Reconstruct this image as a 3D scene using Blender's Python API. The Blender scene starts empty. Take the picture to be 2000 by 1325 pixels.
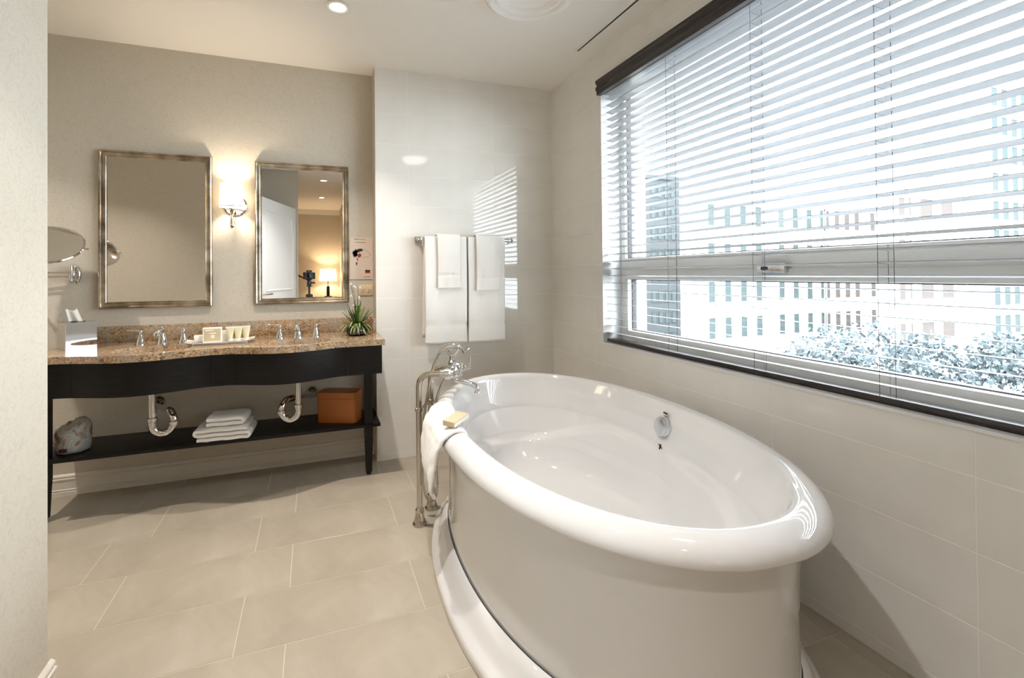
import bpy, bmesh, math, random
from mathutils import Vector, Matrix
import numpy as np
random.seed(7)
PI = math.pi
SC = bpy.context.scene
COL = SC.collection

# ------------------------------------------------------------------ camera, sky, exposure
EYE = 1.21287                     # camera height above the floor
R_ = Vector((0.93851419, -0.34513385, -0.00858738))
U_ = Vector((0.00489267, -0.01157484, 0.99992104))
F_ = Vector((0.34520599, 0.9384821, 0.00917452))
cam = bpy.data.cameras.new('camera')
camo = bpy.data.objects.new('camera', cam)
COL.objects.link(camo)
camo.matrix_world = Matrix(((R_.x, U_.x, -F_.x, 0), (R_.y, U_.y, -F_.y, 0), (R_.z, U_.z, -F_.z, EYE), (0, 0, 0, 1)))
cam.sensor_fit = 'HORIZONTAL'
cam.sensor_width = 36.0
cam.lens = 929.99 / 2000 * 36
cam.shift_x = (1000 - 954.56) / 2000
cam.shift_y = (526.49 - 662.5) / 2000
cam.clip_start = 0.02
cam.clip_end = 400
SC.camera = camo

world = bpy.data.worlds.new('overcast_sky')
SC.world = world
world.use_nodes = True
bg = world.node_tree.nodes['Background']
bg.inputs[0].default_value = (0.89, 0.945, 1.0, 1)
bg.inputs[1].default_value = 14.0

SC.view_settings.view_transform = 'Standard'
SC.view_settings.look = 'None'
SC.view_settings.gamma = 1.0
SC.view_settings.use_curve_mapping = False
SC.view_settings.exposure = 0.47
SC.cycles.use_denoising = True
SC.cycles.max_bounces = 12
SC.cycles.diffuse_bounces = 7
SC.cycles.glossy_bounces = 6
SC.cycles.transmission_bounces = 8
SC.cycles.transparent_max_bounces = 12
SC.cycles.caustics_reflective = False
SC.cycles.caustics_refractive = False
SC.cycles.sample_clamp_indirect = 6.0

def light(name, typ, loc, energy, color, rot=(0, 0, 0), **kw):
    l = bpy.data.lights.new(name, typ)
    l.energy = energy
    l.color = color
    for k, v in kw.items():
        setattr(l, k, v)
    o = bpy.data.objects.new(name, l)
    o.location = loc
    o.rotation_euler = rot
    COL.objects.link(o)
    return o
WARM = (1.0, 0.905, 0.80)
DOWN_W = 9.5

# ------------------------------------------------------------------ measured room (metres)
YB, YT, XR, HC = 3.322, 3.165, 1.670, 2.574     # wallpaper wall, tiled wall, window wall, ceiling
XL, YL = -0.716, 1.718                           # corner of the partition beside the camera
TILE_X = 0.386
WY0, WY1, WZ0, WZ1 = 0.35, 2.515, 0.785, 2.36    # window opening
ZC = 0.836                                       # countertop
ZS = 0.311                                       # vanity shelf

# ------------------------------------------------------------------ materials
def mat(name, base=(0.8, 0.8, 0.8), rough=0.5, metal=0.0, **kw):
    m = bpy.data.materials.new(name)
    m.use_nodes = True
    b = m.node_tree.nodes['Principled BSDF']
    b.inputs['Base Color'].default_value = (*base, 1)
    b.inputs['Roughness'].default_value = rough
    b.inputs['Metallic'].default_value = metal
    for k, v in kw.items():
        b.inputs[k].default_value = v
    return m
def nodes(m):
    return m.node_tree.nodes, m.node_tree.links, m.node_tree.nodes['Principled BSDF']
def noise(m, scale, detail=3, dist=0.0, vec=None, coord='Object', rough=0.5, sc3=None):
    n, l, b = nodes(m)
    t = n.new('ShaderNodeTexCoord')
    x = n.new('ShaderNodeTexNoise')
    x.inputs['Scale'].default_value = scale
    x.inputs['Detail'].default_value = detail
    x.inputs['Roughness'].default_value = rough
    x.inputs['Distortion'].default_value = dist
    if sc3:
        mp = n.new('ShaderNodeMapping')
        mp.inputs['Scale'].default_value = sc3
        l.new(t.outputs[coord], mp.inputs[0])
        l.new(mp.outputs[0], x.inputs[0])
    else:
        l.new(t.outputs[coord], x.inputs[0])
    return x.outputs['Fac']
def ramp(m, fac, stops):
    n, l, b = nodes(m)
    r = n.new('ShaderNodeValToRGB')
    el = r.color_ramp.elements
    el[0].position, el[0].color = stops[0][0], (*stops[0][1], 1)
    el[1].position, el[1].color = stops[-1][0], (*stops[-1][1], 1)
    for p, c in stops[1:-1]:
        e = el.new(p)
        e.color = (*c, 1)
    l.new(fac, r.inputs[0])
    return r.outputs[0]
def mix(m, fac, a, b_, mode='MIX'):
    n, l, b = nodes(m)
    x = n.new('ShaderNodeMix')
    x.data_type = 'RGBA'
    x.blend_type = mode
    for s, v in ((x.inputs[0], fac), (x.inputs[6], a), (x.inputs[7], b_)):
        if isinstance(v, (int, float)):
            s.default_value = v
        elif isinstance(v, tuple):
            s.default_value = (*v, 1)
        else:
            l.new(v, s)
    return x.outputs[2]
def setcol(m, out):
    n, l, b = nodes(m)
    l.new(out, b.inputs['Base Color'])
def bump(m, fac, strength=0.2, dist=0.002):
    n, l, b = nodes(m)
    x = n.new('ShaderNodeBump')
    x.inputs['Strength'].default_value = strength
    x.inputs['Distance'].default_value = dist
    l.new(fac, x.inputs['Height'])
    l.new(x.outputs[0], b.inputs['Normal'])

M = {}
# wallpaper: pale taupe with fine scrolling lines
m = M['wallpaper'] = mat('wallpaper', (0.55, 0.5, 0.42), 0.6)
f = noise(m, 34, 1.5, 1.6)
c1 = ramp(m, f, [(0.44, (0.55, 0.505, 0.428)), (0.49, (0.49, 0.445, 0.372)), (0.54, (0.55, 0.505, 0.428))])
setcol(m, c1)
bump(m, f, 0.12, 0.002)
m = M['ceiling'] = mat('ceiling_paint', (0.86, 0.835, 0.79), 0.7)
m = M['hallpaint'] = mat('hall_ceiling_paint', (0.7, 0.68, 0.65), 0.7)
m = M['whitepaint'] = mat('white_satin_paint', (0.80, 0.79, 0.77), 0.35)
m = M['base'] = mat('baseboard_paint', (0.66, 0.62, 0.56), 0.4)
m = M['grout'] = mat('grout', (0.86, 0.83, 0.78), 0.8)
m = M['floorgrout'] = mat('floor_grout', (0.47, 0.43, 0.36), 0.8)
m = M['walltile'] = mat('wall_tile_glaze', (0.70, 0.675, 0.63), 0.035)
f = noise(m, 5, 4, 0.3)
setcol(m, ramp(m, f, [(0.3, (0.735, 0.712, 0.67)), (0.7, (0.785, 0.765, 0.722))]))
f2 = noise(m, 3.0, 2)
bump(m, f2, 0.02, 0.01)
m = M['floortile'] = mat('floor_tile_stoneware', (0.50, 0.44, 0.355), 0.22)
f = noise(m, 3.5, 8, 0.6, rough=0.62)
setcol(m, ramp(m, f, [(0.28, (0.30, 0.265, 0.212)), (0.5, (0.345, 0.305, 0.247)), (0.75, (0.39, 0.35, 0.292))]))
m = M['carpet'] = mat('carpet', (0.32, 0.25, 0.18), 0.95)
f = noise(m, 400, 2)
bump(m, f, 0.6, 0.004)
m = M['tub'] = mat('glossy_white_acrylic', (0.67, 0.67, 0.672), 0.05)
n_, l_, b_ = nodes(m)
b_.inputs['Coat Weight'].default_value = 0.5
b_.inputs['Coat Roughness'].default_value = 0.03
m = M['china'] = mat('white_china', (0.82, 0.8, 0.77), 0.1)
m = M['chrome'] = mat('chrome', (0.66, 0.66, 0.66), 0.05, 1.0)
m = M['nickel'] = mat('polished_nickel', (0.52, 0.48, 0.42), 0.08, 1.0)
m = M['alu'] = mat('brushed_silver', (0.78, 0.80, 0.84), 0.22, 1.0)
m = M['mirror'] = mat('mirror_silver', (0.90, 0.90, 0.89), 0.0, 1.0)
m = M['frame'] = mat('champagne_bronze_frame', (0.42, 0.36, 0.28), 0.26, 1.0)
f = noise(m, 9, 5, 0.2, sc3=(1, 1, 1))
setcol(m, ramp(m, f, [(0.35, (0.20, 0.165, 0.125)), (0.52, (0.42, 0.36, 0.28)), (0.68, (0.66, 0.58, 0.47))]))
m = M['darkwood'] = mat('black_stained_wood', (0.012, 0.011, 0.010), 0.38, **{'Specular IOR Level': 0.22})
f = noise(m, 6, 6, 0.3, sc3=(2, 2, 45))
setcol(m, ramp(m, f, [(0.3, (0.004, 0.0037, 0.0034)), (0.7, (0.013, 0.012, 0.0115))]))
bump(m, f, 0.08, 0.001)
# granite
m = M['granite'] = mat('brown_granite', (0.4, 0.28, 0.17), 0.12)
fa = noise(m, 110, 4, 0.5)
fb = noise(m, 30, 5, 0.8, rough=0.7)
fc = noise(m, 6, 3, 1.4)
ca = ramp(m, fa, [(0.36, (0.02, 0.013, 0.008)), (0.44, (0.22, 0.135, 0.07)), (0.54, (0.44, 0.29, 0.165)), (0.64, (0.62, 0.50, 0.37))])
cb = ramp(m, fb, [(0.36, (0.05, 0.032, 0.02)), (0.5, (0.40, 0.255, 0.13)), (0.66, (0.52, 0.43, 0.32))])
cc = mix(m, 0.5, ca, cb)
cd = mix(m, ramp(m, fc, [(0.45, (0, 0, 0)), (0.62, (1, 1, 1))]), cc, mix(m, 0.5, cc, (0.33, 0.30, 0.255)))
setcol(m, cd)
m = M['towel'] = mat('white_terry_cotton', (0.83, 0.815, 0.79), 0.95)
f = noise(m, 420, 2)
bump(m, f, 0.5, 0.003)
b_ = nodes(m)[2]
b_.inputs['Sheen Weight'].default_value = 0.25
m = M['valance'] = mat('dark_brown_lacquer', (0.022, 0.014, 0.012), 0.3)
m = M['slat'] = mat('pale_slat_paint', (0.33, 0.33, 0.335), 0.3)
m = M['slatedge'] = M['slat']
m = M['cord'] = mat('grey_cord', (0.10, 0.10, 0.12), 0.8)
m = M['winframe'] = mat('grey_window_aluminium', (0.78, 0.76, 0.73), 0.35)
m = M['gasket'] = mat('dark_rubber', (0.03, 0.03, 0.035), 0.6)
m = M['reveal'] = mat('reveal_paint', (0.72, 0.73, 0.74), 0.3)
m = M['black'] = mat('black_plastic', (0.012, 0.012, 0.013), 0.35)
m = M['darkmetal'] = mat('dark_metal', (0.06, 0.06, 0.065), 0.35, 0.8)
m = M['glass'] = bpy.data.materials.new('window_glass')
m.use_nodes = True
n, l = m.node_tree.nodes, m.node_tree.links
n.remove(n['Principled BSDF'])
tr = n.new('ShaderNodeBsdfTransparent')
tr.inputs[0].default_value = (0.96, 0.98, 0.98, 1)
gl = n.new('ShaderNodeBsdfGlossy')
gl.inputs['Roughness'].default_value = 0.0
lw = n.new('ShaderNodeLayerWeight')
lw.inputs[0].default_value = 0.5
pw = n.new('ShaderNodeMath'); pw.operation = 'POWER'; pw.inputs[1].default_value = 5.0
ml = n.new('ShaderNodeMath'); ml.operation = 'MULTIPLY_ADD'; ml.inputs[1].default_value = 0.5; ml.inputs[2].default_value = 0.03
l.new(lw.outputs['Facing'], pw.inputs[0]); l.new(pw.outputs[0], ml.inputs[0])
mx = n.new('ShaderNodeMixShader')
l.new(ml.outputs[0], mx.inputs[0]); l.new(tr.outputs[0], mx.inputs[1]); l.new(gl.outputs[0], mx.inputs[2])
l.new(mx.outputs[0], n['Material Output'].inputs[0])
m = M['crystal'] = mat('clear_crystal', (0.95, 0.95, 0.95), 0.02, 0.0, **{'Transmission Weight': 1.0, 'IOR': 1.5})
def shade_mat(name, col):
    m = bpy.data.materials.new(name)
    m.use_nodes = True
    n, l = m.node_tree.nodes, m.node_tree.links
    n.remove(n['Principled BSDF'])
    a = n.new('ShaderNodeBsdfTranslucent'); a.inputs[0].default_value = (*col, 1)
    d = n.new('ShaderNodeBsdfDiffuse'); d.inputs[0].default_value = (*col, 1)
    x = n.new('ShaderNodeMixShader'); x.inputs[0].default_value = 0.4
    l.new(a.outputs[0], x.inputs[1]); l.new(d.outputs[0], x.inputs[2])
    l.new(x.outputs[0], n['Material Output'].inputs[0])
    return m
M['shade'] = shade_mat('white_linen_shade', (0.88, 0.86, 0.82))
def emis(name, col, s):
    m = bpy.data.materials.new(name)
    m.use_nodes = True
    n, l = m.node_tree.nodes, m.node_tree.links
    n.remove(n['Principled BSDF'])
    e = n.new('ShaderNodeEmission'); e.inputs[0].default_value = (*col, 1); e.inputs[1].default_value = s
    l.new(e.outputs[0], n['Material Output'].inputs[0])
    return m
M['lampglow'] = emis('lit_lamp_lens', (1.0, 0.86, 0.68), 14.0)
M['bowlglow'] = emis('lit_opal_glass', (1.0, 0.975, 0.95), 5.2)
m = M['leather'] = mat('orange_leather', (0.34, 0.10, 0.014), 0.38)
bump(m, noise(m, 160, 3), 0.15, 0.001)
m = M['paperwhite'] = mat('white_paper', (0.82, 0.79, 0.75), 0.7)
m = M['beige'] = mat('beige_card', (0.55, 0.48, 0.30), 0.5)
m = M['cream'] = mat('cream_soap_box', (0.56, 0.44, 0.29), 0.5)
m = M['tube'] = mat('pale_green_lotion_tube', (0.60, 0.56, 0.36), 0.3)
m = M['leafdark'] = mat('dark_green_leaf', (0.05, 0.10, 0.02), 0.4)
m = M['leaflight'] = mat('pale_striped_leaf', (0.30, 0.36, 0.12), 0.4)
m = M['stem'] = mat('brown_stem', (0.10, 0.08, 0.04), 0.6)
m = M['bud'] = mat('white_bud', (0.75, 0.74, 0.66), 0.6)
m = M['soil'] = mat('dark_pebbles', (0.03, 0.018, 0.015), 0.3)
bump(m, noise(m, 90, 3), 0.8, 0.01)
m = M['poster'] = mat('pinkish_print_paper', (0.66, 0.55, 0.47), 0.45)
m = M['ink'] = mat('black_ink', (0.02, 0.018, 0.018), 0.5)
m = M['greyink'] = mat('grey_ink', (0.25, 0.21, 0.17), 0.5)
m = M['redink'] = mat('dark_red_ink', (0.28, 0.03, 0.02), 0.5)
m = M['plate'] = mat('almond_plastic', (0.68, 0.55, 0.38), 0.35)
m = M['pouch'] = mat('printed_wrap', (0.5, 0.45, 0.4), 0.5)
f = noise(m, 14, 3, 1.2)
setcol(m, ramp(m, f, [(0.32, (0.06, 0.04, 0.035)), (0.43, (0.24, 0.18, 0.14)), (0.52, (0.42, 0.39, 0.35)), (0.60, (0.26, 0.31, 0.29)), (0.72, (0.48, 0.46, 0.42))]))
m = M['plum'] = mat('plum_label', (0.05, 0.006, 0.018), 0.5)
# outdoors
m = M['concrete'] = mat('pale_concrete', (0.74, 0.72, 0.70), 0.8)
m = M['facade2'] = mat('grey_facade', (0.055, 0.06, 0.062), 0.9, **{'Specular IOR Level': 0.05})
m = M['facade3'] = mat('light_facade', (0.62, 0.64, 0.64), 0.7)
m = M['outglass'] = mat('distant_window_glass', (0.055, 0.07, 0.07), 0.9, **{'Specular IOR Level': 0.05})
m = M['outglass2'] = mat('distant_window_blind', (0.085, 0.072, 0.066), 0.9, **{'Specular IOR Level': 0.05})
m = M['ground'] = mat('pale_ground', (0.16, 0.17, 0.18), 0.9)
m = M['foliage'] = mat('blue_green_foliage', (0.065, 0.08, 0.085), 0.9, **{'Specular IOR Level': 0.05})
m = M['foliage2'] = mat('pale_foliage', (0.10, 0.115, 0.12), 0.9, **{'Specular IOR Level': 0.05})
m = M['snow'] = mat('white_blossom', (0.6, 0.62, 0.66), 0.8)
m = M['bark'] = mat('grey_bark', (0.10, 0.09, 0.08), 0.9)

# ------------------------------------------------------------------ helpers
def new(name, me, material=None, parent=None, loc=None):
    o = bpy.data.objects.new(name, me)
    COL.objects.link(o)
    if material is not None and me is not None:
        if isinstance(material, str):
            material = M[material]
        if len(me.materials) == 0:
            me.materials.append(material)
    if parent is not None:
        o.parent = parent
    if loc is not None:
        o.location = loc
    return o
def bm_obj(name, bm, material, parent=None, smooth=False, loc=None, angle=None):
    me = bpy.data.meshes.new(name)
    bmesh.ops.recalc_face_normals(bm, faces=bm.faces)
    bm.to_mesh(me)
    bm.free()
    if smooth:
        for p in me.polygons:
            p.use_smooth = True
        if angle:
            me.set_sharp_from_angle(angle=math.radians(angle))
    return new(name, me, material, parent, loc)
def tag(o, label, cat, group=None):
    o['label'] = label
    o['category'] = cat
    if group:
        o['group'] = group
    return o
def thing(name, label, cat, loc=(0, 0, 0), rz=0.0, group=None):
    o = bpy.data.objects.new(name, None)
    COL.objects.link(o)
    o.location = loc
    o.rotation_euler = (0, 0, rz)
    o.empty_display_size = 0.05
    return tag(o, label, cat, group)
def struct(o, label=None, cat=None):
    o['kind'] = 'structure'
    if label:
        o['label'] = label
    if cat:
        o['category'] = cat
    return o
def bx(bm, x0, x1, y0, y1, z0, z1):
    v = [bm.verts.new(p) for p in ((x0, y0, z0), (x1, y0, z0), (x1, y1, z0), (x0, y1, z0), (x0, y0, z1), (x1, y0, z1), (x1, y1, z1), (x0, y1, z1))]
    fs = []
    for q in ((0, 3, 2, 1), (4, 5, 6, 7), (0, 1, 5, 4), (1, 2, 6, 5), (2, 3, 7, 6), (3, 0, 4, 7)):
        fs.append(bm.faces.new([v[i] for i in q]))
    return v, fs
def box(name, x0, x1, y0, y1, z0, z1, material, parent=None, bevel=0.0, seg=2, loc=None):
    bm = bmesh.new()
    bx(bm, x0, x1, y0, y1, z0, z1)
    if bevel:
        bmesh.ops.bevel(bm, geom=list(bm.edges), offset=bevel, segments=seg, profile=0.5, affect='EDGES')
    return bm_obj(name, bm, material, parent, smooth=bool(bevel), loc=loc, angle=40 if bevel else None)
def lathe_bm(profile, seg=32, bm=None, mtx=None, sx=1.0, sy=1.0):
    bm = bm or bmesh.new()
    rings = []
    for r, z in profile:
        ring = []
        if r < 1e-5:
            p = Vector((0, 0, z))
            ring = [bm.verts.new(mtx @ p if mtx else p)]
        else:
            for i in range(seg):
                a = 2 * PI * i / seg
                p = Vector((sx * r * math.cos(a), sy * r * math.sin(a), z))
                ring.append(bm.verts.new(mtx @ p if mtx else p))
        rings.append(ring)
    for a, b in zip(rings, rings[1:]):
        if len(a) == 1 and len(b) == 1:
            continue
        for i in range(seg):
            j = (i + 1) % seg
            if len(a) == 1:
                bm.faces.new((a[0], b[i], b[j]))
            elif len(b) == 1:
                bm.faces.new((a[i], a[j], b[0]))
            else:
                bm.faces.new((a[i], a[j], b[j], b[i]))
    return bm
def lathe(name, profile, material, parent=None, seg=32, mtx=None, loc=None, sx=1.0, sy=1.0, angle=35):
    return bm_obj(name, lathe_bm(profile, seg, None, mtx, sx, sy), material, parent, True, loc, angle)
def smooth_path(pts, n=6):
    pts = [Vector(p) for p in pts]
    out = []
    for i in range(len(pts) - 1):
        p0 = pts[max(i - 1, 0)]; p1 = pts[i]; p2 = pts[i + 1]; p3 = pts[min(i + 2, len(pts) - 1)]
        for k in range(n):
            t = k / n
            out.append(0.5 * ((2 * p1) + (-p0 + p2) * t + (2 * p0 - 5 * p1 + 4 * p2 - p3) * t * t + (-p0 + 3 * p1 - 3 * p2 + p3) * t ** 3))
    out.append(pts[-1])
    return out
def round_path(pts, rad, n=6):
    pts = [Vector(p) for p in pts]
    out = [pts[0]]
    for i in range(1, len(pts) - 1):
        a, b, c = pts[i - 1], pts[i], pts[i + 1]
        r = min(rad, (a - b).length * 0.49, (c - b).length * 0.49)
        p, q = b + (a - b).normalized() * r, b + (c - b).normalized() * r
        for k in range(n + 1):
            t = k / n
            out.append((1 - t) ** 2 * p + 2 * t * (1 - t) * b + t * t * q)
    out.append(pts[-1])
    return out
def tube_bm(pts, r, seg=12, bm=None, cap=True, sx=1.0):
    bm = bm or bmesh.new()
    pts = [Vector(p) for p in pts]
    rs = r if isinstance(r, (list, tuple)) else [r] * len(pts)
    t0 = (pts[1] - pts[0]).normalized()
    up = Vector((0, 0, 1)) if abs(t0.z) < 0.9 else Vector((1, 0, 0))
    u = t0.cross(up).normalized()
    rings = []
    for i, p in enumerate(pts):
        t = (pts[min(i + 1, len(pts) - 1)] - pts[max(i - 1, 0)]).normalized()
        u = (u - t * u.dot(t)).normalized()
        v = t.cross(u)
        rings.append([bm.verts.new(p + (u * math.cos(2 * PI * k / seg) * sx + v * math.sin(2 * PI * k / seg)) * rs[i]) for k in range(seg)])
    for a, b in zip(rings, rings[1:]):
        for k in range(seg):
            j = (k + 1) % seg
            bm.faces.new((a[k], a[j], b[j], b[k]))
    if cap:
        bm.faces.new(rings[0][::-1])
        bm.faces.new(rings[-1])
    return bm
def tube(name, pts, r, material, parent=None, seg=12, loc=None):
    return bm_obj(name, tube_bm(pts, r, seg), material, parent, True, loc, 50)
def prism_bm(poly, z0, z1, bm=None):
    bm = bm or bmesh.new()
    a = [bm.verts.new((x, y, z0)) for x, y in poly]
    b = [bm.verts.new((x, y, z1)) for x, y in poly]
    bm.faces.new(a[::-1]); bm.faces.new(b)
    for i in range(len(poly)):
        j = (i + 1) % len(poly)
        bm.faces.new((a[i], a[j], b[j], b[i]))
    return bm
def axis_m(loc, zdir, xhint=(1, 0, 0)):
    z = Vector(zdir).normalized()
    x = Vector(xhint)
    x = (x - z * x.dot(z))
    if x.length < 1e-4:
        x = Vector((0, 1, 0)) - z * z.y
    x.normalize()
    y = z.cross(x)
    return Matrix(((x.x, y.x, z.x, loc[0]), (x.y, y.y, z.y, loc[1]), (x.z, y.z, z.z, loc[2]), (0, 0, 0, 1)))
def sheet(name, fn, nu, nv, thick, material, parent=None, loc=None):
    """a cloth: fn(u, v) -> point, offset along its normals by thick, edges closed"""
    P = [[Vector(fn(i / nu, j / nv)) for j in range(nv + 1)] for i in range(nu + 1)]
    bm = bmesh.new()
    A, B = [], []
    for i in range(nu + 1):
        ra, rb = [], []
        for j in range(nv + 1):
            du = P[min(i + 1, nu)][j] - P[max(i - 1, 0)][j]
            dv = P[i][min(j + 1, nv)] - P[i][max(j - 1, 0)]
            nn = du.cross(dv)
            nn = nn.normalized() if nn.length > 1e-9 else Vector((0, 0, 1))
            ra.append(bm.verts.new(P[i][j])); rb.append(bm.verts.new(P[i][j] + nn * thick))
        A.append(ra); B.append(rb)
    for i in range(nu):
        for j in range(nv):
            bm.faces.new((A[i][j], A[i][j + 1], A[i + 1][j + 1], A[i + 1][j]))
            bm.faces.new((B[i][j], B[i + 1][j], B[i + 1][j + 1], B[i][j + 1]))
    for i in range(nu):
        bm.faces.new((A[i][0], A[i + 1][0], B[i + 1][0], B[i][0]))
        bm.faces.new((A[i][nv], B[i][nv], B[i + 1][nv], A[i + 1][nv]))
    for j in range(nv):
        bm.faces.new((A[0][j], B[0][j], B[0][j + 1], A[0][j + 1]))
        bm.faces.new((A[nu][j], A[nu][j + 1], B[nu][j + 1], B[nu][j]))
    return bm_obj(name, bm, material, parent, True, loc)
def hsh(a, b=0.0, c=0.0):
    return (math.sin(a * 12.9898 + b * 78.233 + c * 37.719) * 43758.5453) % 1.0
def wob(x, y=0.0, s=0):
    return 0.5 * math.sin(x * 1.7 + s) + 0.3 * math.sin(x * 3.1 + y * 2.3 + s * 2.1) + 0.2 * math.sin(y * 4.7 - x * 2.2 + s * 3.3)

# ------------------------------------------------------------------ shell of the room
bm = bmesh.new(); bx(bm, -2.1, 1.72, -0.06, 3.42, -0.12, -0.001)
floor = struct(bm_obj('floor', bm, 'floorgrout'))
bm = bmesh.new(); bx(bm, -1.7, 1.0, -4.0, -0.06, -0.12, 0.004)
struct(bm_obj('floor_hall', bm, 'carpet'))
bm = bmesh.new(); bx(bm, -2.1, 2.05, -4.05, 3.6, HC, HC + 0.1)
struct(bm_obj('ceiling', bm, 'ceiling'))
bm = bmesh.new(); bx(bm, -2.1, 0.381, YB, YB + 0.15, 0, HC)
struct(bm_obj('wall_back', bm, 'wallpaper'))
# tiled projecting wall: grout-coloured front, papered return
bm = bmesh.new()
v, fs = bx(bm, 0.381, 1.75, YT + 0.0008, 3.5, 0, HC)
me = bpy.data.meshes.new('wall_back_tiled')
bmesh.ops.recalc_face_normals(bm, faces=bm.faces)
for fc_ in bm.faces:
    fc_.material_index = 1 if fc_.normal.x < -0.9 else 0
bm.to_mesh(me); bm.free()
me.materials.append(M['grout']); me.materials.append(M['wallpaper'])
wall_bt = struct(new('wall_back_tiled', me))
# partition beside the camera
bm = bmesh.new(); bx(bm, -2.1, XL, -0.06, YL, 0, HC)
struct(bm_obj('wall_left', bm, 'wallpaper'))
bm = bmesh.new(); bx(bm, -2.1, -2.0, YL, YB, 0, HC)
struct(bm_obj('wall_alcove', bm, 'wallpaper'))
bm = bmesh.new(); bx(bm, -2.1, -0.19, -0.16, -0.06, 0, HC)
struct(bm_obj('wall_front_left', bm, 'wallpaper'))
bm = bmesh.new(); bx(bm, 0.88, 2.0, -0.16, -0.06, 0, HC)
struct(bm_obj('wall_front_right', bm, 'wallpaper'))
bm = bmesh.new(); bx(bm, -1.7, 1.0, -4.0, -3.9, 0, HC)
struct(bm_obj('wall_hall_end', bm, 'wallpaper'))
bm = bmesh.new(); bx(bm, -1.7, -1.6, -3.9, -0.16, 0, HC)
struct(bm_obj('wall_hall_left', bm, 'wallpaper'))
bm = bmesh.new(); bx(bm, 0.9, 1.0, -2.6, -0.16, 0, HC); bx(bm, 0.52, 1.0, -3.9, -2.6, 0, HC)
struct(bm_obj('wall_hall_right', bm, 'wallpaper'))
# window wall, four blocks round the opening
XG = XR + 0.0008
bm = bmesh.new()
bx(bm, XG, 2.0, -0.06, 3.5, 0, WZ0); bx(bm, XG, 2.0, -0.06, 3.5, WZ1, HC)
bx(bm, XG, 2.0, -0.06, WY0, WZ0, WZ1); bx(bm, XG, 2.0, WY1, 3.5, WZ0, WZ1)
wall_r = struct(bm_obj('wall_right', bm, 'grout'))

def tile_mesh(w, h, d, bev=0.0004):
    """slab in the plane u,v (0..w, 0..h), front at 0, back at d"""
    me = bpy.data.meshes.new('tile')
    b = bev
    V = [(0, d, 0), (w, d, 0), (w, d, h), (0, d, h), (0, b, 0), (w, b, 0), (w, b, h), (0, b, h), (b, 0, b), (w - b, 0, b), (w - b, 0, h - b), (b, 0, h - b)]
    Fc = [(8, 9, 10, 11), (4, 5, 9, 8), (5, 6, 10, 9), (6, 7, 11, 10), (7, 4, 8, 11), (0, 1, 5, 4), (1, 2, 6, 5), (2, 3, 7, 6), (3, 0, 4, 7), (3, 2, 1, 0)]
    me.from_pydata(V, [], Fc)
    me.update()
    return me
_tc = {}
def tmesh(w, h, d, material):
    k = (round(w, 4), round(h, 4), round(d, 4), material)
    if k not in _tc:
        _tc[k] = tile_mesh(w, h, d)
        _tc[k].materials.append(M[material])
    return _tc[k]
ROWS = [0.0, 0.0436] + [0.0436 + 0.2032 * k for k in range(1, 13)]
ROWS = [z for z in ROWS if z < HC - 0.02] + [HC]
G = 0.00125
bxs = [TILE_X - 0.004, 0.5976, 1.2068, XR]
for i in range(len(bxs) - 1):
    for j in range(len(ROWS) - 1):
        w, h = bxs[i + 1] - bxs[i] - 2 * G, ROWS[j + 1] - ROWS[j] - 2 * G
        o = new('wall_tile', tmesh(w, h, 0.0008, 'walltile'), None, wall_bt, (bxs[i] + G, YT, ROWS[j] + G))
rys = [YT - 0.0, 2.585, 1.976, 1.367, 0.758, 0.149, -0.06]
RZ_R = -PI / 2        # local u -> -Y world, front (-y local) -> -X world
def cell_tile(y0, y1, z0, z1):
    """a tile cut to fit round the window opening"""
    ys = sorted({y0, y1, *[q for q in (WY0, WY1) if y0 < q < y1]})
    zs = sorted({z0, z1, *[q for q in (WZ0, WZ1) if z0 < q < z1]})
    bm = bmesh.new(); any_ = False
    for a, b in zip(ys, ys[1:]):
        for c, d in zip(zs, zs[1:]):
            if WY0 - 1e-6 <= a and b <= WY1 + 1e-6 and WZ0 - 1e-6 <= c and d <= WZ1 + 1e-6:
                continue
            any_ = True
            vs = [bm.verts.new(p) for p in ((XR, a, c), (XR, b, c), (XR, b, d), (XR, a, d))]
            bm.faces.new(vs)
    if not any_:
        bm.free(); return
    bmesh.ops.remove_doubles(bm, verts=bm.verts, dist=1e-5)
    r = bmesh.ops.extrude_face_region(bm, geom=list(bm.faces))
    for e in r['geom']:
        if isinstance(e, bmesh.types.BMVert):
            e.co.x += 0.0008
    bm_obj('wall_tile', bm, 'walltile', wall_r)
for i in range(len(rys) - 1):
    y1, y0 = rys[i], rys[i + 1]
    for j in range(len(ROWS) - 1):
        z0, z1 = ROWS[j], ROWS[j + 1]
        if y1 > WY0 and y0 < WY1 and z1 > WZ0 and z0 < WZ1:
            cell_tile(y0 + G, y1 - G, z0 + G, z1 - G)
        else:
            o = new('wall_tile', tmesh(y1 - y0 - 2 * G, z1 - z0 - 2 * G, 0.0008, 'walltile'), None, wall_r, (XR, y1 - G, z0 + G))
            o.rotation_euler = (0, 0, RZ_R)
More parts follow.
